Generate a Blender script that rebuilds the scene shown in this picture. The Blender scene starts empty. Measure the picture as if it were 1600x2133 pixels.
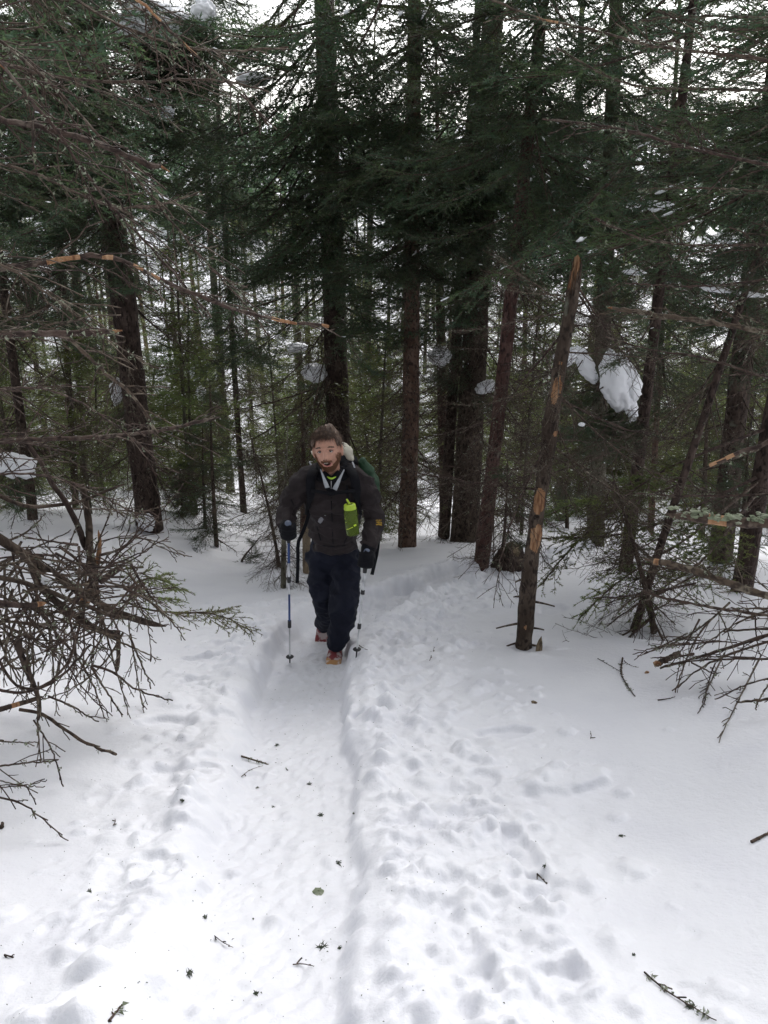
import bpy, math, random
import numpy as np
from mathutils import Vector, Matrix

# ------------------------------------------------------------------ scene, camera, light
scene = bpy.context.scene
COL = scene.collection
FPX, CU, CV, PITCH, EYE = 1850.0, 800.0, 1066.5, math.radians(22.6), 1.6
cam_d = bpy.data.cameras.new('camera'); cam = bpy.data.objects.new('camera', cam_d); COL.objects.link(cam)
cam_d.sensor_fit = 'VERTICAL'; cam_d.sensor_height = 36.0; cam_d.lens = 36.0 * FPX / 2133.0
cam_d.clip_start = 0.05; cam_d.clip_end = 9000
cam.location = (0, 0, EYE); cam.rotation_euler = (math.radians(90) - PITCH, 0, 0)
scene.camera = cam

SUN_EL, SUN_ROT = math.radians(42), math.radians(22)
w = bpy.data.worlds.new('World'); scene.world = w; w.use_nodes = True
nt = w.node_tree; nt.nodes.clear()
sky = nt.nodes.new('ShaderNodeTexSky'); sky.sky_type = 'NISHITA'; sky.sun_disc = False
sky.sun_elevation = SUN_EL; sky.sun_rotation = SUN_ROT; sky.air_density = 1.0; sky.dust_density = 2.0; sky.ozone_density = 1.0
hs = nt.nodes.new('ShaderNodeHueSaturation'); hs.inputs['Saturation'].default_value = 0.16; hs.inputs['Value'].default_value = 1.0
bg = nt.nodes.new('ShaderNodeBackground'); bg.inputs['Strength'].default_value = 0.15
wo = nt.nodes.new('ShaderNodeOutputWorld')
nt.links.new(sky.outputs[0], hs.inputs['Color']); nt.links.new(hs.outputs[0], bg.inputs['Color']); nt.links.new(bg.outputs[0], wo.inputs[0])
sun_d = bpy.data.lights.new('sun', 'SUN'); sun_d.energy = 0.9; sun_d.angle = math.radians(35); sun_d.color = (1.0, 0.97, 0.94)
sun = bpy.data.objects.new('sun', sun_d); COL.objects.link(sun)
_sd = Vector((math.sin(SUN_ROT) * math.cos(SUN_EL), math.cos(SUN_ROT) * math.cos(SUN_EL), math.sin(SUN_EL)))
sun.rotation_euler = _sd.to_track_quat('Z', 'Y').to_euler(); sun.location = (0, -5, 20)
vs = scene.view_settings
vs.view_transform = 'Standard'; vs.look = 'None'; vs.exposure = 1.2; vs.gamma = 1.0; vs.use_curve_mapping = False
scene.cycles.max_bounces = 8; scene.cycles.diffuse_bounces = 7; scene.cycles.glossy_bounces = 2
scene.cycles.transmission_bounces = 4; scene.cycles.transparent_max_bounces = 8; scene.cycles.use_denoising = True

rng = np.random.default_rng(11)
CP, SP = math.cos(PITCH), math.sin(PITCH)
def ray(u, v):
    xc, yc = (u - CU) / FPX, (CV - v) / FPX
    return np.array([xc, CP + yc * SP, -SP + yc * CP])
def P(u, v, Y):
    d = ray(u, v); return np.array([0, 0, EYE]) + d * (Y / d[1])
def depth(p): return p[1] * CP + (EYE - p[2]) * SP

# ------------------------------------------------------------------ noise
_perm = np.random.default_rng(5).permutation(512)
def _h2(i, j): return _perm[(_perm[i & 511] + j) & 511]
_g = np.random.default_rng(6).uniform(0, 2 * np.pi, 512); _gx, _gy = np.cos(_g), np.sin(_g)
def noise2(x, y):
    xi, yi = np.floor(x).astype(np.int64), np.floor(y).astype(np.int64)
    fx, fy = x - xi, y - yi
    ux, uy = fx * fx * fx * (fx * (fx * 6 - 15) + 10), fy * fy * fy * (fy * (fy * 6 - 15) + 10)
    def c(a, b):
        h = _h2(xi + a, yi + b); return _gx[h] * (fx - a) + _gy[h] * (fy - b)
    n0 = c(0, 0) * (1 - ux) + c(1, 0) * ux; n1 = c(0, 1) * (1 - ux) + c(1, 1) * ux
    return (n0 * (1 - uy) + n1 * uy) * 1.5
def fbm(x, y, o=4, g=0.5):
    s = 0; a = 1.0
    for i in range(o): s = s + a * noise2(x * 2 ** i + 17.3 * i, y * 2 ** i - 9.1 * i); a *= g
    return s
def noise3(p):   # cheap 3-D noise from three 2-D slices
    return (noise2(p[..., 0] + 31.7, p[..., 1] + .37 * p[..., 2]) + noise2(p[..., 1] - 11.2, p[..., 2] + .41 * p[..., 0]) + noise2(p[..., 2] + 5.9, p[..., 0] + .33 * p[..., 1])) * .7
def sstep(a, b, x):
    t = np.clip((x - a) / (b - a), 0, 1); return t * t * (3 - 2 * t)

# ------------------------------------------------------------------ mesh building
class MB:
    def __init__(s): s.V = []; s.F = []; s.M = []; s.n = 0
    def add(s, V, F, m=0):
        V = np.asarray(V, float).reshape(-1, 3); F = np.asarray(F, np.int64).reshape(-1, 3)
        if not len(F): return
        s.V.append(V); s.F.append(F + s.n); s.n += len(V)
        s.M.append(np.full(len(F), m, np.int32) if np.isscalar(m) else np.asarray(m, np.int32))
    def mesh(s, name, mats, smooth=True):
        V = np.concatenate(s.V); F = np.concatenate(s.F); M = np.concatenate(s.M)
        return mesh_np(name, V, F, mats, M, smooth)
def mesh_np(name, V, F, mats, M=None, smooth=True):
    me = bpy.data.meshes.new(name)
    me.vertices.add(len(V)); me.vertices.foreach_set('co', np.ascontiguousarray(V, np.float32).ravel())
    me.loops.add(len(F) * 3); me.loops.foreach_set('vertex_index', np.ascontiguousarray(F, np.int32).ravel())
    me.polygons.add(len(F)); me.polygons.foreach_set('loop_start', np.arange(0, len(F) * 3, 3, dtype=np.int32))
    for m in mats: me.materials.append(m)
    if M is not None: me.polygons.foreach_set('material_index', M)
    me.update(calc_edges=True)
    me.polygons.foreach_set('use_smooth', np.full(len(F), smooth, bool))
    return me
def unit(a): return a / np.maximum(np.linalg.norm(a, axis=-1, keepdims=True), 1e-9)
def tubes(mb, Pt, R, sides=3, m=0, cap=True):
    """Pt (K,N,3) centre lines, R (K,N) radii."""
    Pt = np.asarray(Pt, float); R = np.asarray(R, float)
    K, N, _ = Pt.shape
    if K == 0: return
    T = np.gradient(Pt, axis=1); T = unit(T)
    ref = np.zeros((K, 1, 3)); mean = unit(Pt[:, -1] - Pt[:, 0])
    vert = np.abs(mean[:, 2]) > .8
    ref[~vert, 0] = (0, 0, 1); ref[vert, 0] = (0, 1, 0)
    S = unit(np.cross(T, ref)); U = np.cross(S, T)
    a = np.arange(sides) * 2 * np.pi / sides
    ring = Pt[:, :, None] + R[:, :, None, None] * (S[:, :, None] * np.cos(a)[:, None] + U[:, :, None] * np.sin(a)[:, None])
    V = ring.reshape(-1, 3)
    k, i, j = np.meshgrid(np.arange(K), np.arange(N - 1), np.arange(sides), indexing='ij')
    b = (k * N + i) * sides; j2 = (j + 1) % sides
    q = np.stack([b + j, b + j2, b + sides + j2, b + sides + j], -1).reshape(-1, 4)
    F = np.concatenate([q[:, [0, 2, 1]], q[:, [0, 3, 2]]])
    if np.isscalar(m): M = np.full(len(F), m, np.int32)
    else:
        m = np.asarray(m); ms = (m if m.ndim == 3 else np.broadcast_to(m[..., None], (K, N - 1, sides))).reshape(-1); M = np.concatenate([ms, ms])
    if cap and sides > 3:
        for e, off in ((0, 0), (N - 1, (N - 1) * sides)):
            c = np.arange(K) * N * sides + off
            for t in range(1, sides - 1):
                f = np.stack([c, c + t, c + t + 1], -1)
                if e: f = f
                else: f = f[:, [0, 2, 1]]
                F = np.concatenate([F, f]); M = np.concatenate([M, np.full(K, M[-1] if e else M[0], np.int32)])
    mb.add(V, F, M)
def resample(pts, n, smooth=2):
    p = np.asarray(pts, float)
    for _ in range(smooth):
        if len(p) > 2:
            q = [p[0]]
            for a, b in zip(p[:-1], p[1:]): q += [a * .75 + b * .25, a * .25 + b * .75]
            q.append(p[-1]); p = np.array(q)
    d = np.concatenate([[0], np.cumsum(np.linalg.norm(np.diff(p, axis=0), axis=1))])
    s = np.linspace(0, d[-1], n)
    return np.stack([np.interp(s, d, p[:, i]) for i in range(3)], -1)
def tube(mb, pts, r, sides=8, m=0, n=None, smooth=2):
    p = resample(pts, n or max(2, len(pts) * 3), smooth) if len(pts) > 2 or n else np.asarray(pts, float)
    rr = np.interp(np.linspace(0, 1, len(p)), np.linspace(0, 1, len(np.atleast_1d(r))), np.atleast_1d(r)) if not np.isscalar(r) else np.full(len(p), r)
    tubes(mb, p[None], rr[None], sides, m)
def box(mb, c, s, m=0, R=None):
    v = np.array([[x, y, z] for x in (-.5, .5) for y in (-.5, .5) for z in (-.5, .5)]) * np.array(s)
    if R is not None: v = v @ np.array(R).T
    mb.add(v + np.array(c), [[0, 1, 3], [0, 3, 2], [4, 6, 7], [4, 7, 5], [0, 4, 5], [0, 5, 1], [2, 3, 7], [2, 7, 6], [0, 2, 6], [0, 6, 4], [1, 5, 7], [1, 7, 3]], m)
def ball(mb, c, r, m=0, nu=14, nv=9, noise=0, R=None, seed=0):
    th = np.linspace(0, np.pi, nv + 1); ph = np.arange(nu) * 2 * np.pi / nu
    t, p = np.meshgrid(th, ph, indexing='ij')
    d = np.stack([np.sin(t) * np.cos(p), np.sin(t) * np.sin(p), np.cos(t)], -1).reshape(-1, 3)
    k = 1 + noise * noise3(d * 1.7 + seed * 3.1) + noise * .5 * noise3(d * 4 + seed)
    V = d * k[:, None] * np.array(r)
    if R is not None: V = V @ np.array(R).T
    i, j = np.meshgrid(np.arange(nv), np.arange(nu), indexing='ij'); j2 = (j + 1) % nu
    a, b, c2, e = i * nu + j, i * nu + j2, (i + 1) * nu + j2, (i + 1) * nu + j
    F = np.concatenate([np.stack([a, e, c2], -1).reshape(-1, 3), np.stack([a, c2, b], -1).reshape(-1, 3)])
    mb.add(V + np.array(c), F, m)
def strip(mb, pts, side, width, thick=.003, m=0):
    """a flat strap with thickness along pts; side = vector across."""
    p = np.asarray(pts, float); T = unit(np.gradient(p, axis=0)); S = unit(np.broadcast_to(side, p.shape)); N = unit(np.cross(T, S)); S = unit(np.cross(N, T))
    w = np.broadcast_to(width, (len(p),))[:, None] / 2
    ring = np.stack([p - S * w - N * thick / 2, p + S * w - N * thick / 2, p + S * w + N * thick / 2, p - S * w + N * thick / 2], 1)
    n = len(p); V = ring.reshape(-1, 3); F = []
    for i in range(n - 1):
        for j in range(4):
            a, b = i * 4 + j, i * 4 + (j + 1) % 4; F += [[a, b, b + 4], [a, b + 4, a + 4]]
    F += [[0, 2, 1], [0, 3, 2], [4 * n - 4, 4 * n - 3, 4 * n - 2], [4 * n - 4, 4 * n - 2, 4 * n - 1]]
    mb.add(V, F, m)

# ------------------------------------------------------------------ objects
def obj(name, data, parent=None, loc=(0, 0, 0), label=None, cat=None, group=None, kind=None):
    o = bpy.data.objects.new(name, data); COL.objects.link(o); o.location = [float(c) for c in loc]
    if parent is not None: o.parent = parent
    if label: o['label'] = label
    if cat: o['category'] = cat
    if group: o['group'] = group
    if kind: o['kind'] = kind
    return o

# ------------------------------------------------------------------ materials
def mat(name, col=(.5, .5, .5), rough=.7, noise=None, bump=None, trans=0, metal=0, var=0, obj_space=True, sheen=0, coat=0):
    """noise = [(scale, colour, lo, hi, stretch z)], bump = [(scale, strength, distance)]"""
    m = bpy.data.materials.new(name); m.use_nodes = True; t = m.node_tree; N, L = t.nodes, t.links
    bs = N['Principled BSDF']; bs.inputs['Roughness'].default_value = rough; bs.inputs['Metallic'].default_value = metal
    if rough > .6: bs.inputs['Specular IOR Level'].default_value = .25
    if sheen: bs.inputs['Sheen Weight'].default_value = sheen
    if coat: bs.inputs['Coat Weight'].default_value = coat
    tc = N.new('ShaderNodeTexCoord'); src = tc.outputs['Object' if obj_space else 'Generated']
    rgb = N.new('ShaderNodeRGB'); rgb.outputs[0].default_value = (*col, 1); c = rgb.outputs[0]
    for (sc, cc, lo, hi, st) in (noise or []):
        mp = N.new('ShaderNodeMapping'); mp.inputs['Scale'].default_value = (sc, sc, sc * st); L.new(src, mp.inputs[0])
        nz = N.new('ShaderNodeTexNoise'); nz.inputs['Scale'].default_value = 1; nz.inputs['Detail'].default_value = 5; L.new(mp.outputs[0], nz.inputs['Vector'])
        rp = N.new('ShaderNodeMapRange'); rp.inputs[1].default_value = lo; rp.inputs[2].default_value = hi; L.new(nz.outputs[0], rp.inputs[0])
        mx = N.new('ShaderNodeMix'); mx.data_type = 'RGBA'; mx.inputs['B'].default_value = (*cc, 1); L.new(rp.outputs[0], mx.inputs['Factor']); L.new(c, mx.inputs['A']); c = mx.outputs['Result']
    if var:
        oi = N.new('ShaderNodeObjectInfo'); h = N.new('ShaderNodeHueSaturation'); r1 = N.new('ShaderNodeMapRange'); r1.inputs[3].default_value = 1 - var; r1.inputs[4].default_value = 1 + var
        r2 = N.new('ShaderNodeMapRange'); r2.inputs[3].default_value = .5 - .035 * var * 2; r2.inputs[4].default_value = .5 + .02
        L.new(oi.outputs['Random'], r1.inputs[0]); L.new(r1.outputs[0], h.inputs['Value']); L.new(oi.outputs['Random'], r2.inputs[0]); L.new(r2.outputs[0], h.inputs['Hue']); L.new(c, h.inputs['Color']); c = h.outputs[0]
    L.new(c, bs.inputs['Base Color'])
    last = None
    for (sc, st, di, kd) in (bump or []):
        if kd == 'v': nz = N.new('ShaderNodeTexVoronoi'); nz.inputs['Scale'].default_value = sc; o = nz.outputs['Distance']
        else: nz = N.new('ShaderNodeTexNoise'); nz.inputs['Scale'].default_value = sc; nz.inputs['Detail'].default_value = 4; o = nz.outputs[0]
        if kd == 's' or kd == 'v':
            mp = N.new('ShaderNodeMapping'); mp.inputs['Scale'].default_value = (1, 1, .45); L.new(src, mp.inputs[0]); L.new(mp.outputs[0], nz.inputs['Vector'])
        else: L.new(src, nz.inputs['Vector'])
        b = N.new('ShaderNodeBump'); b.inputs['Strength'].default_value = st; b.inputs['Distance'].default_value = di; L.new(o, b.inputs['Height'])
        if last: L.new(last, b.inputs['Normal'])
        last = b.outputs[0]
    if last: L.new(last, bs.inputs['Normal'])
    if trans:
        tr = N.new('ShaderNodeBsdfTranslucent'); L.new(c, tr.inputs[0]); ms = N.new('ShaderNodeMixShader'); ms.inputs[0].default_value = trans
        L.new(bs.outputs[0], ms.inputs[1]); L.new(tr.outputs[0], ms.inputs[2]); L.new(ms.outputs[0], N['Material Output'].inputs[0])
    return m
M_SNOW = mat('snow', (.745, .75, .79), .55, noise=[(2.2, (.70, .705, .755), .45, .7, 1)], bump=[(24, .35, .014, 'n'), (70, .4, .006, 'n'), (220, .4, .0025, 'n')])
M_CLUMP = mat('clump_snow', (.82, .83, .86), .6, bump=[(60, .3, .004, 'n')])
M_BARK = mat('bark', (.040, .027, .021), .9, noise=[(9, (.085, .062, .05), .42, .62, .5), (30, (.018, .012, .010), .5, .62, .6), (5, (.16, .17, .13), .66, .74, .7)], bump=[(42, 1.0, .012, 'v'), (120, .6, .004, 'n')], var=.25)
M_BARKR = mat('reddish_bark', (.075, .040, .030), .9, noise=[(9, (.12, .075, .06), .42, .62, .5), (30, (.03, .018, .015), .5, .62, .6), (6, (.22, .20, .16), .66, .74, .7)], bump=[(42, 1.0, .010, 'v'), (120, .6, .004, 'n')], var=.2)
M_BARKG = mat('grey_bark', (.085, .078, .060), .9, noise=[(9, (.13, .12, .09), .42, .62, .4), (30, (.035, .03, .022), .5, .62, .5)], bump=[(42, .9, .010, 'v'), (120, .6, .004, 'n')], var=.2)
M_TWIG = mat('twig_bark', (.072, .049, .038), .85, noise=[(14, (.15, .125, .10), .5, .66, 1), (40, (.03, .02, .016), .45, .6, 1)], bump=[(160, .6, .003, 'n')], var=.25)
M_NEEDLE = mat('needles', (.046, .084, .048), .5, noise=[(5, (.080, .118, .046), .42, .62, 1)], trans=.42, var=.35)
M_NEEDLE_LIT = mat('lit_needles', (.105, .145, .042), .55, noise=[(3, (.185, .215, .065), .42, .62, 1)], trans=.45, var=.35)  # brighter copy of the needles, yellow-green of lit foliage put into the colour
M_LICHEN = mat('lichen', (.17, .195, .13), .95, noise=[(20, (.27, .29, .22), .45, .6, 1)])
M_PEEL = mat('bare_wood', (.27, .145, .075), .85, noise=[(18, (.36, .225, .13), .45, .6, .2), (50, (.15, .07, .035), .48, .62, .15)], bump=[(70, .5, .004, 's')])
M_OLDW = mat('weathered_wood', (.16, .125, .085), .85, noise=[(14, (.26, .20, .13), .45, .6, .2), (40, (.07, .05, .035), .5, .65, .15)], bump=[(60, .7, .006, 's')])
M_DARKLITTER = mat('needle_litter', (.06, .07, .05), .9)
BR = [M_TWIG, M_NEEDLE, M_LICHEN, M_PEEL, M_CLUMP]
BR_LIT = [M_TWIG, M_NEEDLE_LIT, M_LICHEN, M_PEEL, M_CLUMP]
# ------------------------------------------------------------------ terrain
SL = 0.32
def base_h(x, y):
    yy = np.clip(y, -14, 19); h = -SL * yy
    t = np.clip((y - 19) / 30, 0, 1); h = h - SL * 30 * (t - t * t * .42) - .03 * np.clip(y - 49, 0, 60) + .085 * np.clip(y - 110, 0, 260)
    h = h + .42 * sstep(1.7, 3.6, -x) * sstep(1.5, 6, y) * (1 - sstep(14, 26, y))
    h = h + .10 * sstep(.9, 2.2, x) * (1 - sstep(9, 14, y))
    return h + (.10 * noise2(x * .45 + 3, y * .45) + .25 * noise2(x * .12, y * .12 + 4) * sstep(8, 20, y))
def base_pix(u, v, fn=None):
    fn = fn or base_h; d = ray(u, v); o = np.array([0, 0, EYE]); t = .5
    lo = None
    for i in range(4000):
        p = o + d * t
        if p[2] < fn(p[0], p[1]): break
        t += .02 + t * .002
    a, b = t - .05 - t * .004, t
    for _ in range(25):
        m = (a + b) / 2; p = o + d * m
        if p[2] < fn(p[0], p[1]): b = m
        else: a = m
    return o + d * b
TRAIL = np.array([(-.38, -6), (-.36, 0), (-.35, 1.6), (-.40, 3.0), (-.50, 4.2), (-.55, 5.2), (-.45, 6.2), (-.15, 7.3), (.45, 8.3), (1.4, 9.3), (2.8, 10.4), (4.6, 12.5), (6, 17), (6, 26)], float)
def trail_d(x, y):
    """distance to the trail centre line, signed (+ to the right)"""
    best = np.full(np.shape(x), 1e9); sg = np.zeros(np.shape(x)); TR = resample(np.c_[TRAIL, np.zeros(len(TRAIL))], 70)[:, :2]
    for a, b in zip(TR[:-1], TR[1:]):
        ab = b - a; t = np.clip(((x - a[0]) * ab[0] + (y - a[1]) * ab[1]) / (ab @ ab), 0, 1)
        dx, dy = x - a[0] - t * ab[0], y - a[1] - t * ab[1]; d = np.hypot(dx, dy)
        s = np.where(ab[1] * dx - ab[0] * dy > 0, 1.0, -1.0); k = d < best
        best = np.where(k, d, best); sg = np.where(k, s, sg)
    return best * sg
_fr = np.random.default_rng(21)
PRINTS = []
for (u, v, a, b, dp, ro) in [(1050, 1527, .15, .07, .05, .1), (1170, 1625, .26, .12, -.06, .2), (1085, 1775, .06, .22, .07, .1), (1110, 1850, .10, .12, .06, 0), (980, 2000, .055, .30, .05, .15), (1170, 2040, .10, .07, .05, .3),
                         (960, 1650, .10, .09, .05, 0), (1010, 1625, .07, .09, .05, 0), (905, 1310, .14, .14, .05, 0), (930, 1340, .20, .13, -.05, 0), (975, 1215, .11, .12, .07, 0), (1000, 1235, .12, .13, .06, 0), (845, 1820, .08, .07, .05, 0),
                         (345, 1505, .16, .10, .06, .2), (520, 1585, .08, .05, .03, 0), (410, 1420, .12, .10, .05, 0), (350, 1610, .11, .07, .045, 0), (430, 1610, .09, .06, .04, 0), (420, 1370, .15, .06, .06, 0), (500, 1340, .2, .1, .05, 0), (470, 1500, .12, .1, .045, 0),
                         (840, 1210, .14, .13, .06, 0), (900, 1180, .15, .16, .06, 0), (1150, 1268, .12, .15, .05, 0), (780, 1240, .12, .12, .05, 0), (1440, 2060, .05, .04, .02, 0), (320, 1800, .14, .08, .04, 0), (250, 1900, .12, .1, .03, 0)]:
    p = base_pix(u, v); PRINTS.append((p[0], p[1], a, b, dp, ro))
for i in range(40):
    y = _fr.uniform(1.2, 11.5); s = _fr.choice([1, 1, 1, -1]); tx = np.interp(y, TRAIL[:, 1], TRAIL[:, 0])
    x = tx + s * _fr.uniform(.34, 1.15 if s > 0 else .85); k = _fr.uniform(.55, 1)
    PRINTS.append((x, y, .07 * k, .14 * k, _fr.uniform(.01, .028), _fr.uniform(-.8, .8)))
for i in range(70):
    y = _fr.uniform(1.2, 8); tx = np.interp(y, TRAIL[:, 1], TRAIL[:, 0]); PRINTS.append((tx + _fr.uniform(-.24, .24), y, .05, .12, _fr.uniform(.006, .016), _fr.uniform(-.3, .3)))
def hfun(x, y, fine=True):
    x = np.asarray(x, float); y = np.asarray(y, float); h = base_h(x, y)
    near = (1 - sstep(16, 26, y))
    d = trail_d(x, y); wob = .045 * fbm(x * 4, y * 2.2, 3) + .02 * noise2(x * 14, y * 9)
    dd = d + wob; half = .27 + .03 * noise2(y * .9, y * 0 + 2)
    g = 1 - sstep(half - np.where(d > 0, .015, .05), half + np.where(d > 0, .035, .07), np.abs(dd))
    h = h - (.085 + .05 * sstep(3, 5.5, y) + .02 * noise2(x * 2, y * 2)) * g * near
    lip = np.exp(-((np.abs(dd) - half - .13) / .10) ** 2) * .035; h = h + lip * near
    rt = np.where(d > 0, np.exp(-(np.maximum(d - .75, 0) / .45) ** 2), np.exp(-(np.maximum(-d - .45, 0) / .28) ** 2)) * (1 - g) * near
    bil = .5 - np.abs(fbm(x * 5.5 + 4, y * 4.5, 4, .55)); cl = np.abs(noise2(x * 11, y * 8 + 3))
    amp = .35 + .75 * sstep(-.2, .5, noise2(x * 1.4 + 8, y * 1.1))
    h = h + rt * amp * (.036 * bil - .010 * cl + .018 * fbm(x * 3, y * 3, 2) + .007 * np.abs(noise2(x * 26, y * 22)))
    h = h + g * near * (.010 * fbm(x * 16, y * 12, 3) + .007 * np.abs(noise2(x * 30, y * 24)))
    h = h + near * (.012 * noise2(x * 1.7, y * 1.5) + .02 * noise2(x * .8, y * .7))
    for (px, py, a, b, dp, ro) in PRINTS:
        dp = dp * .55
        R = 2.6 * max(a, b); m = (np.abs(x - px) < R) & (np.abs(y - py) < R)
        if not m.any(): continue
        c, s = math.cos(ro), math.sin(ro); X, Y = (x[m] if x.shape else x) - px, (y[m] if y.shape else y) - py
        q = ((X * c + Y * s) / a) ** 2 + ((-X * s + Y * c) / b) ** 2 + .35 * noise2(X * 14 + px * 9, Y * 14)
        q = np.maximum(q, 0)
        f = -dp * (1 - sstep(.45, 1.15, q)) + .22 * dp * np.exp(-((q - 1.5) / .5) ** 2)
        if x.shape: h[m] += f
        else: h = h + f
    return h
def axis(parts):
    o = [parts[0][0]]
    for a, b, s0, s1 in parts:
        p = a
        while p < b - 1e-6:
            s = s0 + (s1 - s0) * (p - a) / (b - a); p = min(p + s, b); o.append(p)
    return np.array(o)
xr = axis([(0, 1.6, .0125, .0125), (1.6, 3.2, .0125, .045), (3.2, 9, .05, .35), (9, 60, .5, 8), (60, 3500, 20, 900)])
xs = np.concatenate([-xr[:0:-1], xr])
yr = axis([(-60, -8, 6, 1), (-8, 1, .8, .06), (1, 1.3, .04, .015), (1.3, 6.3, .0115, .0145), (6.3, 14, .016, .07), (14, 50, .09, 1.0), (50, 200, 2, 12), (200, 7000, 30, 1200)])
X, Y = np.meshgrid(xs, yr); Z = hfun(X, Y)
def stamp(px, py, R, fn):
    a0, a1 = np.searchsorted(xs, [px - R, px + R]); b0, b1 = np.searchsorted(yr, [py - R, py + R])
    if a1 - a0 < 2 or b1 - b0 < 2: return
    Z[b0:b1, a0:a1] += fn(X[b0:b1, a0:a1] - px, Y[b0:b1, a0:a1] - py)
for i in range(3200):
    y = 1.1 + 9 * _fr.random() ** 1.2; tx = np.interp(y, TRAIL[:, 1], TRAIL[:, 0]); q = _fr.random()
    if q < .62: x = tx + .36 + abs(_fr.normal(0, .42))
    elif q < .84: x = tx - .36 - abs(_fr.normal(0, .25))
    else: x = tx + _fr.uniform(-.3, .3)
    r = (.014 + .045 * _fr.random() ** 2.2) * (1 if q < .84 else .55); hh = r * _fr.uniform(.2, .6) * (1 if _fr.random() < .9 else -.5); e = _fr.uniform(.6, 1.4); ro = _fr.uniform(0, 3); c_, s_ = math.cos(ro), math.sin(ro)
    stamp(x, y, r * 2.2, lambda A, B: hh * (1 - sstep(.5, 1.5, np.hypot((A * c_ + B * s_) * e, (-A * s_ + B * c_)) / r + .35 * noise2(A / r * .9 + x * 7, B / r * .9))))
for (u, v, R_) in [(1090, 1350, .13), (312, 1098, .42), (712, 1128, .38), (848, 1137, .30), (925, 1116, .26), (968, 1122, .42), (1003, 1168, .26), (1240, 1118, .32), (1500, 1165, .36), (1322, 1312, .16), (451, 1138, .18), (590, 1224, .14), (640, 1192, .18), (1366, 1316, .18)]:
    p = base_pix(u, v); stamp(p[0], p[1], R_ * 2.2, lambda A, B: -.30 * R_ * np.exp(-(np.hypot(A, B) / R_) ** 2 * 1.6) + .05 * R_ * np.exp(-((np.hypot(A, B) / R_ - 1.5) / .4) ** 2))
for i in range(90):
    y = 1.1 + 9 * _fr.random(); tx = np.interp(y, TRAIL[:, 1], TRAIL[:, 0]); s = 1 if _fr.random() < .65 else -1; x = tx + s * (.45 + abs(_fr.normal(0, .35 if s > 0 else .2)))
    r = _fr.uniform(.05, .13); hh = r * _fr.uniform(.08, .20) * (1 if _fr.random() < .7 else -1)
    stamp(x, y, r * 2.2, lambda A, B: hh * (1 - sstep(.4, 1.6, np.hypot(A, B) / r + .4 * noise2(A / r * .8 + x * 7, B / r * .8))))
ny, nx = X.shape
i, j = np.meshgrid(np.arange(ny - 1), np.arange(nx - 1), indexing='ij'); a = (i * nx + j).ravel()
F = np.concatenate([np.stack([a, a + 1, a + nx + 1], -1), np.stack([a, a + nx + 1, a + nx], -1)])
obj('snow_ground', mesh_np('snow_ground', np.stack([X, Y, Z], -1).reshape(-1, 3), F, [M_SNOW]), label='trampled snow trail in a trench through smooth white snow sloping down', kind='structure')
print('ground verts', nx * ny)
def bilin(x, y):
    ix = np.clip(np.searchsorted(xs, x) - 1, 0, nx - 2); iy = np.clip(np.searchsorted(yr, y) - 1, 0, ny - 2)
    fx = (x - xs[ix]) / (xs[ix + 1] - xs[ix]); fy = (y - yr[iy]) / (yr[iy + 1] - yr[iy])
    return (Z[iy, ix] * (1 - fx) + Z[iy, ix + 1] * fx) * (1 - fy) + (Z[iy + 1, ix] * (1 - fx) + Z[iy + 1, ix + 1] * fx) * fy
def G(x, y): return float(bilin(x, y))
def onpix(u, v): return base_pix(u, v, bilin)

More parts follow.
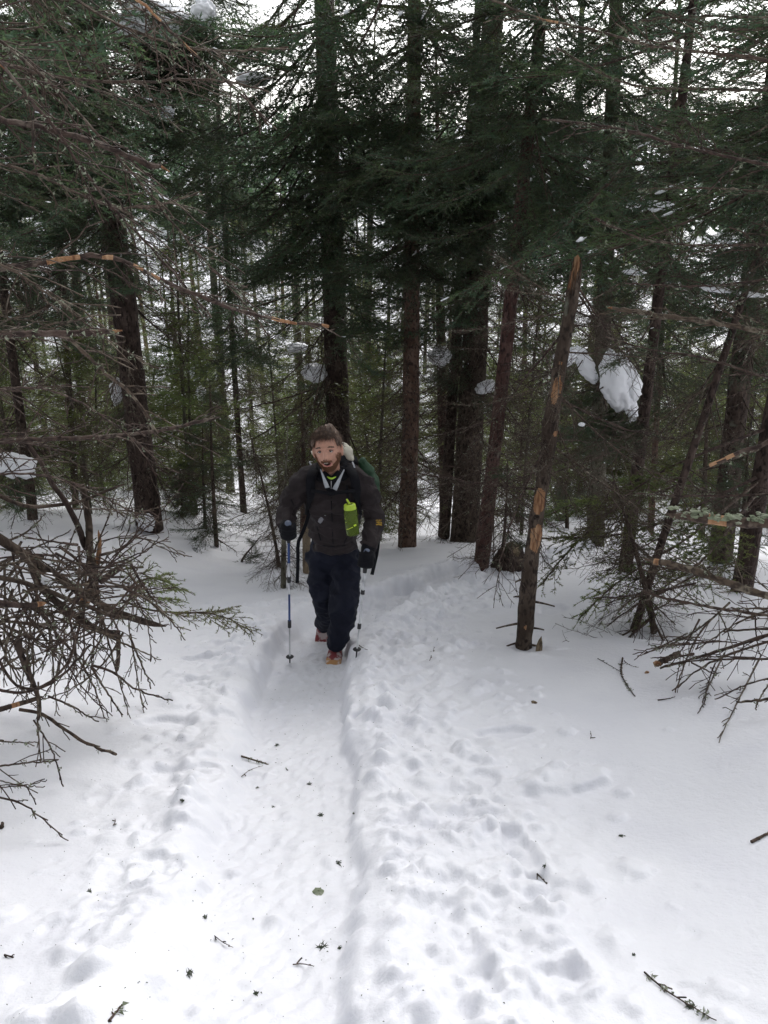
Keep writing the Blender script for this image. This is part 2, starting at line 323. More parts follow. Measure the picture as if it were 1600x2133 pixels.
# ------------------------------------------------------------------ branches
def gen_branch(mb, pts, r0, r1, rg, live=True, sec_sp=.05, sec_len=.5, ter_sp=.045, ter_len=.16, nsp=.008, nlen=.02, nw=.0035, ang=52, droop=.12, start=.15,
               n=16, lichen=0, roll=.30, peel=None, sides=5, profile='taper', sidetw=.5, snow=0, need_main=True, gnarl=0):
    C = resample(pts, n); L = np.linalg.norm(np.diff(C, axis=0), axis=1).sum()
    if gnarl: C = C + rg.normal(0, gnarl, C.shape) * np.linspace(0, 1, n)[:, None]
    s = np.linspace(0, 1, n)
    ms = np.zeros((n - 1, sides), np.int32)
    for (a, b) in (peel or []):
        aa = np.arange(sides)[None] * 2 * np.pi / sides; e = ((s[:-1, None] - (a + b) / 2) / ((b - a) / 2)) ** 2 + .55 * np.maximum(0, -np.cos(aa - 1.0 - a * 9)) ** 2 + .5 * noise2(aa * 1.3 + a * 31, s[:-1, None] * 70)
        ms[e < .8] = 3
        if b > 1: ms[s[:-1] > .985] = 3
    rad = r0 + (r1 - r0) * s ** .85
    if r0 > .008: rad = rad * (1 + .10 * rg.normal(size=n))
    if r1 > .0075:
        k_ = max(3, n // 22); rad[-k_:] *= np.linspace(1, .25, k_) * rg.uniform(.8, 1.1, k_); C[-k_:] += rg.normal(0, r1 * .15, (k_, 3))
    tubes(mb, C[None], rad[None], sides, ms[None])
    T = unit(np.gradient(C, axis=0)); up = np.array([0, 0, 1.0])
    def frame(Tn):
        S = unit(np.cross(Tn, up)); return S, np.cross(S, Tn)
    K = max(2, int(L * (1 - start) / sec_sp)); ks = start + (1 - start) * (np.arange(K) + rg.uniform(-.3, .3, K)) / K; ks = np.clip(ks, 0, .995)
    sgn = np.where(np.arange(K) % 2 == 0, 1, -1)
    def ev(A, q):
        t = q * (n - 1); i = np.clip(t.astype(int), 0, n - 2); f = (t - i)[:, None]; return A[i] * (1 - f) + A[i + 1] * f
    p, t = ev(C, ks), unit(ev(T, ks)); S, U = frame(t)
    be = rg.normal(0, roll, K) + (rg.uniform(-1, 1, K) * math.pi * (0 if live else 1) * (rg.random(K) < .45)); al = np.radians(ang + rg.normal(0, 9 if live else 16, K)) * (1 - .3 * ks)
    D = np.cos(al)[:, None] * t + np.sin(al)[:, None] * (sgn[:, None] * S * np.cos(be)[:, None] + U * np.sin(be)[:, None])
    prof = (1 - ks) ** .75 + .16 if profile == 'taper' else np.full(K, .8)
    prof = prof * (.55 + .45 * sstep(0, .25, ks - start)) if live else prof
    l = sec_len * prof * (rg.uniform(.65, 1.1, K) if live else rg.uniform(.25, 1.15, K))
    Q = np.linspace(0, 1, 5)[None, :, None]
    SP_ = p[:, None] + D[:, None] * (l[:, None, None] * Q) + t[:, None] * (l[:, None, None] * Q ** 2 * .22)
    SP_[..., 2] -= droop * l[:, None] * Q[..., 0] ** 2
    if not live: SP_ = SP_ + rg.normal(0, .035, (K, 5, 3)) * l[:, None, None] * Q
    rb = np.interp(ks, s, rad) * .45
    rb = np.minimum(rb, .0028 if live else .0048); SR = np.maximum(rb[:, None] * (1 - .75 * Q[..., 0]), .0016 if live else .0026)
    tubes(mb, SP_, SR, 3, 0)
    # tertiary twigs
    J = np.maximum((l / ter_sp).astype(int), 0); idx = np.repeat(np.arange(K), J)
    if len(idx):
        jj = np.concatenate([np.arange(c) for c in J]); q = np.clip((jj + rg.uniform(.1, .9, len(idx))) / J[idx], .08, .97)
        tt = q * 4; ii = np.clip(tt.astype(int), 0, 3); f = (tt - ii)[:, None]
        p3 = SP_[idx, ii] * (1 - f) + SP_[idx, ii + 1] * f; t3 = unit(SP_[idx, ii + 1] - SP_[idx, ii]); S3, U3 = frame(t3)
        sg = np.where(jj % 2 == 0, 1, -1); b3 = rg.normal(0, roll, len(idx)) + (0 if live else 1) * rg.uniform(-1.5, 1.5, len(idx)); a3 = np.radians(48 + rg.normal(0, 10, len(idx)))
        D3 = np.cos(a3)[:, None] * t3 + np.sin(a3)[:, None] * (sg[:, None] * S3 * np.cos(b3)[:, None] + U3 * np.sin(b3)[:, None])
        l3 = np.minimum(ter_len, .6 * l[idx]) * (1 - q * .65) * rg.uniform(.5, 1.1, len(idx))
        e3 = p3 + D3 * l3[:, None]; e3[:, 2] -= droop * l3 * .6
        m3 = (p3 + e3) / 2 + t3 * (l3 * .07)[:, None]
        TP = np.stack([p3, m3, e3], 1); tubes(mb, TP, np.stack([np.full(len(l3), .0021), np.full(len(l3), .0018), np.full(len(l3), .0010)], 1), 3, 0)
    if live:
        segs = []
        def nd(p0, p1, L_):
            c = np.maximum((L_ / nsp).astype(int), 1); ix = np.repeat(np.arange(len(c)), c); q = rg.random(len(ix)); segs.append((p0[ix] + (p1 - p0)[ix] * q[:, None], unit(p1 - p0)[ix]))
        for a_ in range(4): nd(SP_[:, a_], SP_[:, a_ + 1], l / 4)
        if len(idx): nd(p3, e3, l3 * 1.15)
        if need_main:
            o = int(n * .55); nd(C[o:-1], C[o + 1:], np.linalg.norm(C[o + 1:] - C[o:-1], axis=1))
        B = np.concatenate([a_ for a_, _ in segs]); TT = np.concatenate([b_ for _, b_ in segs]); S4, U4 = frame(TT)
        k = len(B); ph = rg.choice([0, math.pi], k) + rg.normal(0, .75, k); ph = np.where(rg.random(k) < .3, rg.uniform(.2, 2.9, k), ph)
        an = np.radians(rg.normal(48, 9, k)); O = S4 * np.cos(ph)[:, None] + U4 * np.sin(ph)[:, None]
        ND = TT * np.cos(an)[:, None] + O * np.sin(an)[:, None]; W = unit(np.cross(ND, O) + TT * .4) ; ln = nlen * rg.uniform(.7, 1.15, k)
        V = np.stack([B - W * nw / 2, B + W * nw / 2, B + ND * ln[:, None]], 1).reshape(-1, 3); mb.add(V, np.arange(3 * k).reshape(-1, 3), 1)
    if lichen:
        k = int(lichen); b = ev(C, rg.uniform(.05, 1, k)); c = SP_[rg.integers(0, K, k), rg.integers(0, 4, k)]; b = np.where((rg.random(k) < .45)[:, None], b, c)
        per = 7; o = rg.normal(0, 1, (k, per, 3)) * .006; o[..., 2] -= .003; c0 = b[:, None] + o; d1 = rg.normal(0, .0065, (k, per, 3)); d2 = rg.normal(0, .0055, (k, per, 3))
        mb.add(np.stack([c0, c0 + d1, c0 + d2], 2).reshape(-1, 3), np.arange(3 * k * per).reshape(-1, 3), 2)
    if snow:
        for q in rg.integers(0, K, snow):
            c = SP_[q, rg.integers(1, 4)]; ball(mb, c + np.array([0, 0, .006]), (rg.uniform(.02, .07), rg.uniform(.008, .018), rg.uniform(.002, .005)), 4, 8, 4, .7, seed=int(q))
    return C
def arc(L, drop, tip, side=0, n=7):
    q = np.linspace(0, 1, n); return np.stack([L * q, side * q ** 2, -drop * np.sin(q * np.pi * .5) * L + tip * L * q ** 3], -1)
LIVE, DEAD, FAR, FARB, STUBS = [], [], [], [], []
for k in range(7):
    rg = np.random.default_rng(100 + k); mb = MB()
    gen_branch(mb, arc(1.6, rg.uniform(.05, .32), rg.uniform(0, .22), rg.uniform(-.15, .15)), .014, .003, rg, sec_sp=.052, sec_len=.62, ter_sp=.05, ter_len=.19, nsp=.0075, nlen=.028, nw=.0075, lichen=6, snow=(3 if k % 3 == 0 else 0))
    LIVE.append(mb.mesh('live_branch', BR)); LIVE[-1]['k'] = k
for k in range(8):
    rg = np.random.default_rng(200 + k); mb = MB()
    gen_branch(mb, arc(1.6, rg.uniform(-.05, .4), rg.uniform(-.1, .15), rg.uniform(-.3, .3)), .013, .0025, rg, live=False, sec_sp=.055, sec_len=.62, ter_sp=.055, ter_len=.20, ang=58, start=.08, lichen=26 + 10 * (k % 2), droop=.12, gnarl=.012)
    DEAD.append(mb.mesh('dead_branch', BR))
print('branch tris', [len(m.polygons) for m in LIVE + DEAD])
# ------------------------------------------------------------------ trunks and crowns
def trunk_mesh(name, pts, rads, mats, sides=22, ring=.07, rough=.06, seed=0, patches=None, flare=.25, jag=0, z_flare=.5):
    L = sum(np.linalg.norm(np.array(b) - np.array(a)) for a, b in zip(pts[:-1], pts[1:])); n = max(8, int(L / ring))
    C = resample(pts, n, 2); s = np.linspace(0, 1, n); r = np.interp(s, np.linspace(0, 1, len(rads)), rads)
    h = s * L; r = r * (1 + flare * np.exp(-h / z_flare))
    T = unit(np.gradient(C, axis=0)); S = unit(np.cross(T, np.array([0, 1.0, 0]))); U = np.cross(S, T)
    a = np.arange(sides) * 2 * np.pi / sides
    dirs = S[:, None] * np.cos(a)[:, None] + U[:, None] * np.sin(a)[:, None]
    q = C[:, None] + dirs * r[:, None, None]; k = q * np.array([9, 9, 3.2]) + seed
    dsp = rough * (noise3(k) + .6 * noise3(k * 2.7) + .5 * noise3(q * 2 + seed)) * r[:, None]
    V = C[:, None] + dirs * (r[:, None] + dsp)[..., None]
    if jag:
        top = np.maximum(0, n - 1 - np.random.default_rng(seed + 1).uniform(0, jag, sides)).astype(int)
        for j in range(sides):
            V[top[j]:, j] = V[top[j], j] * .8 + C[top[j]] * .2
    i, j = np.meshgrid(np.arange(n - 1), np.arange(sides), indexing='ij'); j2 = (j + 1) % sides
    A, B, D, E = i * sides + j, i * sides + j2, (i + 1) * sides + j2, (i + 1) * sides + j
    F = np.concatenate([np.stack([A, D, B], -1).reshape(-1, 3), np.stack([A, E, D], -1).reshape(-1, 3)])
    M = np.zeros((n - 1, sides), np.int32)
    for (h0, h1, a0, a1) in (patches or []):
        hh, aa = h[:-1, None], a[None, :]; cen = (a0 + a1) / 2; w_ = (a1 - a0) / 2; da = np.abs((aa - cen + np.pi) % (2 * np.pi) - np.pi)
        e = ((hh - (h0 + h1) / 2) / ((h1 - h0) / 2)) ** 2 + (da / w_) ** 2 + .45 * noise2(aa * 2 + h0 * 7, hh * 22)
        M[e < 1] = 1
    M = M.reshape(-1); M = np.concatenate([M, M]); V = V.reshape(-1, 3); Vx = np.concatenate([V, C[-1:]])
    last = (n - 1) * sides; F2 = np.stack([last + np.arange(sides), last + (np.arange(sides) + 1) % sides, np.full(sides, n * sides)], -1)
    F2 = F2[:, [0, 1, 2]]
    return mesh_np(name, Vx, np.concatenate([F, F2]), mats, np.concatenate([M, np.full(sides, 1 if jag else 0, np.int32)])), C, r
def arrays(mb): return np.concatenate(mb.V), np.concatenate(mb.F), np.concatenate(mb.M)
def rot(az, pitch, roll=0):
    return np.array(Matrix.Rotation(az, 3, 'Z') @ Matrix.Rotation(-pitch, 3, 'Y') @ Matrix.Rotation(roll, 3, 'X'))
FB = []
for k in range(4):
    rg = np.random.default_rng(300 + k); mb = MB()
    gen_branch(mb, arc(1.6, rg.uniform(.05, .3), rg.uniform(0, .2), rg.uniform(-.15, .15), 5), .013, .004, rg, sec_sp=.105, sec_len=.62, ter_sp=.10, ter_len=.2, nsp=.034, nlen=.06, nw=.019, n=6, sides=3, snow=int(k % 2))
    FB.append(arrays(mb))
FD = []
for k in range(3):
    rg = np.random.default_rng(330 + k); mb = MB()
    gen_branch(mb, arc(1.5, rg.uniform(.0, .4), 0, rg.uniform(-.2, .2), 5), .013, .004, rg, live=False, sec_sp=.13, sec_len=.6, ter_sp=.16, ter_len=.2, n=6, sides=3, lichen=3)
    FD.append(arrays(mb))
print('far branch tris', [len(f[1]) for f in FB + FD])
def make_crown(name, H, z0, lmax, mats, seed, src, step=.26, per=5, tip=True, sl=.2, dens=1.0):
    rg = np.random.default_rng(seed); mb = MB(); z = z0
    while z < H - .15:
        L = min(lmax, (H - z) * sl + .22) * (.75 + .25 * sstep(0, 1.2, z - z0) if tip else 1)
        for i in range(per):
            if rg.random() > dens: continue
            V, F_, M_ = src[rg.integers(len(src))]; k = L / 1.6 * rg.uniform(.6, 1.15)
            R = rot(rg.uniform(0, 2 * np.pi), rg.normal(-.12 + .5 * (z - z0) / (H - z0), .12), rg.normal(0, .2))
            mb.add((V * [k, max(k, .5), max(k, .5)]) @ R.T + [0, 0, z + rg.uniform(-.12, .12)], F_, M_)
        z += step * (.75 + .5 * rg.random()) * (1 if z < H * .75 else .7)
    return mb.mesh(name, mats)
CROWN = [make_crown('crown', 11, (2.2, .5, 1.2, .8)[k], 1.7, BR if k == 0 else BR_LIT, 400 + k, FB, .36, 5, dens=.78) for k in range(4)]  # all but the first crown carry the painted-in sunlit green
UPPER = make_crown('crown', 6.0, 0, 1.5, BR_LIT, 440, FB, .46, 5)
LOWD = [make_crown('dead_branches', 4.6, .7, 1.5, BR, 450 + k, FD, .24, 4, tip=False, sl=1, dens=.85) for k in range(3)]
FS = []
for k in range(3):
    rg = np.random.default_rng(360 + k); mb = MB()
    gen_branch(mb, arc(1.6, rg.uniform(.05, .25), rg.uniform(0, .2), rg.uniform(-.15, .15), 5), .012, .004, rg, sec_sp=.10, sec_len=.7, ter_sp=.09, ter_len=.26, nsp=.022, nlen=.05, nw=.014, n=6, sides=3, snow=5)
    FS.append(arrays(mb))
SAPC = [make_crown('crown', 3.0, .25, .95, BR_LIT, 470 + k, FS, .19, 5, sl=.42) for k in range(3)]
print('crown tris', [len(c.polygons) for c in CROWN + [UPPER] + LOWD + SAPC])
mb = MB(); 
for k in range(3): pass
def far_trunk(seed, H, r, matl):
    rg = np.random.default_rng(seed); p = [(0, 0, -.4), (rg.normal(0, .04), rg.normal(0, .04), H * .4), (rg.normal(0, .08), rg.normal(0, .08), H)]
    return trunk_mesh('trunk', p, [r, r * .8, .01], [matl, M_PEEL], 8, .5, .05, seed)[0]
FT = [far_trunk(500 + k, 11, .085 + .025 * k, [M_BARK, M_BARKG, M_BARKR, M_BARK][k]) for k in range(4)]
ST = [far_trunk(520 + k, 3.0, .02 + .006 * k, M_BARKG) for k in range(2)]

TREES = []   # (x, y, clear radius)
def add_branch(root, mesh, at, az, pitch, L, rg, name=None, roll=0):
    o = obj(name or 'branch', mesh, root); k = L / 1.6
    o.matrix_local = Matrix.Translation(Vector([float(c) for c in at])) @ Matrix(rot(az, pitch, roll).tolist()).to_4x4() @ Matrix.Diagonal((k, max(k, .45), max(k, .45), 1)).to_4x4()
    return o
def near_tree(name, label, u, v, wpx, top, H=11.0, bark=None, live_z=3.7, dead_len=1.3, live_len=1.5, z0=.9, vis=6.6, seed=0, step=.20, per=5, group=None, crown=True, base=None, sides=22, patches=None, flare=.25, azf=None, rough=.06, deadp=1.0):
    b = base if base is not None else onpix(u, v); dp = depth(b); r0 = wpx / 2 * dp / FPX
    t = P(top[0], top[1], b[1] + (top[2] if len(top) > 2 else 0)); hz = t[2] - b[2]; lean = (t[:2] - b[:2]) / hz
    rg = np.random.default_rng(seed); root = obj(name, None, None, b, label, 'tree', group)
    pts = [(-lean[0] * .4, -lean[1] * .4, -.4), (0, 0, 0), (lean[0] * hz * .5 + rg.normal(0, .015), lean[1] * hz * .5, hz * .5), (lean[0] * hz, lean[1] * hz, hz), (lean[0] * H, lean[1] * H, H)]
    me, C, r = trunk_mesh('trunk', pts, np.interp([0, .25, .5, .75, 1], [0, .3, .7, 1], [r0, r0 * .86, r0 * .6, .012]), [bark or M_BARK, M_PEEL], sides, .07, rough, seed, patches, flare)
    obj('trunk', me, root); TREES.append((b[0], b[1], 1.3))
    z = z0
    while z < min(vis, H - .3):
        live = z > live_z + rg.normal(0, .3)
        for i in range(per):
            if not live and rg.random() > .58 * deadp: continue
            az = rg.uniform(0, 2 * np.pi); 
            if live and rg.random() < .5: az = -math.pi / 2 + rg.normal(0, .7)
            zz = z + rg.uniform(-.12, .12); i_ = int(np.argmin(np.abs(C[:, 2] - zz))); at = C[i_] + np.array([math.cos(az), math.sin(az), 0]) * r[i_] * .6
            if live: add_branch(root, LIVE[rg.integers(len(LIVE))], at, az, rg.normal(-.18, .14), live_len * rg.uniform(.6, 1.15) * min(1, (H - z) * .25), rg, roll=rg.normal(0, .15))
            else: add_branch(root, DEAD[rg.integers(len(DEAD))], at, az, rg.normal(-.30, .18), dead_len * rg.uniform(.35, 1.2), rg, roll=rg.normal(0, .5))
        z += step * rg.uniform(.7, 1.3)
    if crown and H > vis + 1:
        obj('crown', UPPER, root, (lean[0] * vis, lean[1] * vis, vis)).scale = (1, 1, (H - vis) / 6.0)
    return root, b, C, r
T = {}
T['left'] = near_tree('spruce_tree', 'thick dark spruce trunk rising from the snow left of the hiker, snow at its foot', 312, 1098, 52, (222, 330), 12, live_z=3.9, dead_len=1.5, seed=1, flare=.18)
T['centre'] = near_tree('spruce_tree', 'straight dark spruce trunk directly behind the hiker\'s head with drooping bare limbs', 712, 1128, 50, (683, 250), 12, live_z=3.8, dead_len=1.9, live_len=1.9, seed=2, per=5, step=.24)
T['mid'] = near_tree('spruce_tree', 'slim reddish spruce trunk just right of the hiker\'s elbow', 848, 1137, 36, (858, 430), 11, bark=M_BARKR, live_z=3.8, seed=3)
T['thin'] = near_tree('spruce_tree', 'thin dark spruce trunk between the slim reddish trunk and the thick dark one', 925, 1116, 24, (965, 500), 10, live_z=3.4, seed=4, dead_len=1.0, per=3)
T['thick'] = near_tree('spruce_tree', 'thickest dark trunk in the cluster right of the hiker, small snow cap partway up', 968, 1122, 56, (1005, 430), 12, live_z=4.2, seed=5, dead_len=1.5)
T['lean'] = near_tree('spruce_tree', 'reddish trunk leaning right in front of the thick dark trunk', 1003, 1168, 30, (1082, 450), 10, bark=M_BARKR, live_z=3.9, seed=6, dead_len=1.1)
T['grey'] = near_tree('spruce_tree', 'grey brown trunk beneath the big heart shaped snow lump', 1240, 1118, 34, (1262, 560), 11, bark=M_BARKG, live_z=3.6, seed=7, dead_len=1.2)
T['r1'] = near_tree('spruce_tree', 'slim grey trunk standing half hidden behind the peeled snag', 1168, 1085, 20, (1190, 560), 10, bark=M_BARKG, live_z=3.4, seed=8, dead_len=1.0, per=3)
T['r2'] = near_tree('spruce_tree', 'dark thick trunk close to the right picture edge behind the mossy limb', 1500, 1165, 46, (1570, 560), 11, live_z=3.3, seed=9, dead_len=1.4, live_len=1.4, per=4)
T['r3'] = near_tree('spruce_tree', 'slim dark leaning trunk with its foot in the snow beyond the broken limb', 1322, 1312, 17, (1470, 860), 6.0, live_z=2.6, seed=10, dead_len=1.1, live_len=1.1, vis=5.8, per=3)
T['r4'] = near_tree('spruce_tree', 'short reddish trunk in the open snow right of the grey brown trunk', 1355, 1108, 13, (1372, 800), 9, bark=M_BARKR, live_z=2.8, seed=12, dead_len=1.0, per=3)
T['l2'] = near_tree('spruce_tree', 'leaning dark trunk near the left edge behind the brush heap', 68, 1082, 20, (40, 860), 10, live_z=3.2, seed=13, dead_len=1.3)
T['l3'] = near_tree('spruce_tree', 'slim trunk beside the leaning dark one, left of the thick spruce', 158, 1060, 14, (140, 760), 10, live_z=3.0, seed=14, dead_len=1.2, per=3)
T['l4'] = near_tree('spruce_tree', 'slim trunk immediately left of the thick spruce, half hidden by twigs', 178, 1030, 15, (165, 760), 10, live_z=3.2, seed=15, dead_len=1.2, per=3)
T['c2'] = near_tree('spruce_tree', 'tall skinny spruce between the thick left trunk and the straight trunk behind the hiker', 508, 1068, 13, (478, 600), 9.5, live_z=3.0, seed=16, dead_len=1.0, live_len=1.3, vis=7.6)
# long heavy boughs hanging towards the trail high up on the trunks in view
rg = np.random.default_rng(555)
for key, n_, zl, zh, ll in (('left', 12, 4.9, 7.4, 2.3), ('c2', 9, 4.6, 7.2, 1.9), ('centre', 13, 5.2, 7.6, 2.9), ('mid', 8, 5.0, 7.4, 2.6), ('thin', 3, 5.0, 7.0, 2.2), ('thick', 7, 5.0, 7.6, 2.7), ('lean', 2, 4.8, 6.8, 1.8), ('l3', 5, 4.2, 6, 1.8)):
    root, b, C, r = T[key]
    for k in range(dict(left=12, c2=18, centre=10, mid=4, thick=3).get(key, 0)):
        z = rg.uniform(6.2, 8.6); i_ = int(np.argmin(np.abs(C[:, 2] - z))); add_branch(root, LIVE[rg.integers(7)], C[i_], -math.pi / 2 + rg.normal(0, .8), rg.normal(-.48, .12), ll * rg.uniform(.8, 1.15), rg, roll=rg.normal(0, .2))
    for k in range(n_):
        z = rg.uniform(zl, zh); i_ = int(np.argmin(np.abs(C[:, 2] - z))); add_branch(root, LIVE[rg.integers(7)], C[i_], -math.pi / 2 + rg.normal(0, .75), rg.normal(-.28, .15), ll * rg.uniform(.7, 1.1), rg, roll=rg.normal(0, .2))
# trees whose trunks stand just beside the frame and send limbs into it
def side_tree(x, y, r, H, label, seed, live_z=3.0, azc=0, spread=1.2, z0=2.0, dead_len=1.6, live_len=1.8, vis=7, per=3):
    b = np.array([x, y, G(x, y)]); root = obj('spruce_tree', None, None, b, label, 'tree'); rg = np.random.default_rng(seed)
    me, C, rr = trunk_mesh('trunk', [(0, 0, -.4), (.03, .02, H * .5), (0, 0, H)], [r, r * .6, .012], [M_BARK, M_PEEL], 18, .09, .06, seed); obj('trunk', me, root); TREES.append((x, y, 1.2)); z = z0
    while z < vis:
        for i in range(per):
            az = azc + rg.uniform(-spread, spread) if rg.random() < .7 else rg.uniform(0, 2 * np.pi); at = (0, 0, z + rg.uniform(-.1, .1))
            if z <= live_z and rg.random() < .35: continue
            if z > live_z: add_branch(root, LIVE[rg.integers(len(LIVE))], at, az, rg.normal(-.2, .15), live_len * rg.uniform(.5, 1.1), rg, roll=rg.normal(0, .15))
            else: add_branch(root, DEAD[rg.integers(len(DEAD))], at, az, rg.normal(-.2, .2), dead_len * rg.uniform(.4, 1.2), rg, roll=rg.normal(0, .5))
        z += .28
    if H > vis + 1: obj('crown', UPPER, root, (0, 0, vis)).scale = (1, 1, (H - vis) / 6)
    return root, b
SLt = side_tree(-2.9, 5.2, .13, 11, 'dark spruce at the left edge whose bare twiggy limbs fill the upper left corner', 31, 4.0, 0, 1.3, 2.1, dead_len=1.7)
SL2 = side_tree(-4.3, 8.3, .12, 11, 'leafy spruce crowding the left edge above the slim trunks', 32, 2.6, 0, 1.5, 1.2)
SRt = side_tree(3.4, 6.4, .13, 11, 'green spruce at the right edge with open sprays against the sky', 33, 3.0, math.pi, 1.3, 2.4)
SR2 = side_tree(5.6, 10.4, .12, 11, 'spruce filling the right edge behind the slim leaning trunk', 34, 2.4, math.pi, 1.6, 2.0)
SR3 = side_tree(2.6, 8.6, .07, 9, 'slender spruce with green sprays right of the heart shaped snow lump', 35, 2.6, math.pi * .8, 3.1, 2.2, live_len=1.2, per=2)

# the forest beyond: every tree one trunk, crown and dead lower branches (shared mesh data)
rgf = np.random.default_rng(77)
def far_ok(x, y, dmin):
    if y < 14 and abs(float(trail_d(np.array([x]), np.array([y]))[0])) < 1.3: return False
    for (a, b_, c) in TREES:
        if (x - a) ** 2 + (y - b_) ** 2 < max(dmin, c) ** 2 * (1 if (a, b_) not in () else 1): return False
    return True
FG = [('tall dark spruce in the dense forest down the slope', 'dark spruces of the forest down the slope'), ('sunlit-tinted green spruce in the forest down the slope', 'sunlit-tinted green spruces of the forest down the slope')]
cnt = 0
for att in range(9000):
    y = 10.5 + 95 * rgf.random() ** 1.35; x = rgf.uniform(-1, 1) * (y * .50 + 2.0)
    if y < 16 and abs(x - .5) < 2.2 and rgf.random() < .6: continue
    if x / y > .12 and rgf.random() < (.68 if y < 34 else .45): continue
    if -.27 < x / y < -.07 and rgf.random() < .5: continue
    if not far_ok(x, y, 1.6 + .022 * y): continue
    TREES.append((x, y, 1.4)); k = rgf.integers(4); sc = rgf.uniform(.68, 1.08) * (1 if y > 45 else .95); lab, grp = FG[k % 2]
    root = obj('spruce_tree', None, None, (x, y, G(x, y)), lab, 'tree', grp); root.rotation_euler = (rgf.normal(0, .02), rgf.normal(0, .02), rgf.uniform(0, 6.28)); root.scale = (sc, sc, sc * rgf.uniform(.9, 1.1))
    obj('trunk', FT[rgf.integers(4)], root); obj('crown', CROWN[k], root); obj('dead_branches', LOWD[rgf.integers(3)], root, kind='stuff'); cnt += 1
    if cnt >= 165: break
ns = 0
for att in range(4000):
    y = 12.0 + 27 * rgf.random() ** 1.2; x = rgf.uniform(-1, 1) * (y * .48 + 1.0)
    if y < 14 and abs(float(trail_d(np.array([x]), np.array([y]))[0])) < 1.2: continue
    if y < 12 and x > -1.5 and rgf.random() < .8: continue
    if not far_ok(x, y, .7) and rgf.random() < .85: continue
    sc = rgf.uniform(.5, 1.4); root = obj('fir_sapling', None, None, (x, y, G(x, y) - .05), *[('low sunlit-tinted green fir sapling, chest high, in the understorey down the slope', 'sapling', 'low fir saplings of the understorey'), ('sunlit-tinted green fir sapling taller than a person in the understorey down the slope', 'sapling', 'taller fir saplings of the understorey'), ('big bushy young fir with foliage down to the snow among the far trunks', 'sapling', 'big young firs of the understorey')][0 if sc < .75 else 1 if sc < 1.2 else 2])
    root.rotation_euler = (0, 0, rgf.uniform(0, 6.28)); root.scale = (sc, sc, sc * rgf.uniform(.9, 1.2)); obj('trunk', ST[rgf.integers(2)], root); obj('crown', SAPC[rgf.integers(3)], root); ns += 1
    if ns >= 235: break
print('far trees', cnt, 'saplings', ns)
# unseen spruces added at the sides and behind the camera to shade the foreground
for (root, b, azc, lst) in ((SRt[0], SRt[1], math.pi, 12), (SLt[0], SLt[1], 0, 9), (SR2[0], SR2[1], math.pi, 3), (SR3[0], SR3[1], math.pi, 5)):
    for k in range(lst): add_branch(root, LIVE[rgf.integers(7)], (0, 0, rgf.uniform(3.6, 5.4) if b[1] < 7 else rgf.uniform(4.4, 6.4)), azc + rgf.normal(0, .7), rgf.normal(-.15, .13), rgf.uniform(1.7, 2.6), rgf, roll=rgf.normal(0, .2))
for (x, y) in [(-3.4, -1.2), (3.4, -1.6), (-4.0, 1.6), (4.2, 1.0), (.9, -3.6), (-1.4, -4.5), (-5.5, 4.5), (-6.5, 7.5), (-5, 1), (-4.5, -3), (-7, -1), (5.6, 1.5), (4.8, -3), (7, -1), (-2.6, -7), (2.4, -8), (-7.5, 11), (0, -11)]:
    k = int(rgf.integers(4)); root = obj('spruce_tree', None, None, (x, y, G(x, y)), 'unseen tall spruce added outside the view to shade the snow', 'tree', 'shading spruces added beside and behind the viewer'); root.rotation_euler = (0, 0, rgf.uniform(0, 6.28))
    obj('trunk', FT[k], root); obj('crown', CROWN[k], root); obj('dead_branches', LOWD[k % 3], root, kind='stuff')

# far-off forest on the slope across the valley, beyond the trees one can count
rg = np.random.default_rng(91); mb = MB(); nt_ = 700
fy = 135 + 200 * rg.random(nt_) ** 1.2; fx = rg.uniform(-1, 1, nt_) * (fy * .62 + 10); fz = bilin(fx, fy); fh = rg.uniform(9, 16, nt_)
nb = 46; q = (np.arange(nb)[None] + rg.random((nt_, nb))) / nb; az = rg.uniform(0, 2 * np.pi, (nt_, nb)); L = (1 - q) * 2.1 * rg.uniform(.6, 1.2, (nt_, nb)) + .25
c0 = np.stack([fx[:, None] + 0 * q, fy[:, None] + 0 * q, fz[:, None] + .6 + (fh[:, None] - .6) * q], -1); dr = np.stack([np.cos(az), np.sin(az), -.25 + 0 * q], -1)
tip = c0 + dr * L[..., None]; up_ = c0 + np.array([0, 0, .55]); sd = np.stack([-np.sin(az), np.cos(az), -.5 + 0 * q], -1) * (L * .33)[..., None]; mid = c0 + dr * (L * .55)[..., None]
mb.add(np.stack([up_, mid + sd, tip, up_, tip, mid - sd], 2).reshape(-1, 3), np.arange(nt_ * nb * 6).reshape(-1, 3), 0)
obj('distant_forest', mb.mesh('distant_forest', [M_NEEDLE]), label='far-off wooded slope seen through gaps between the trunks', cat='forest', kind='stuff')
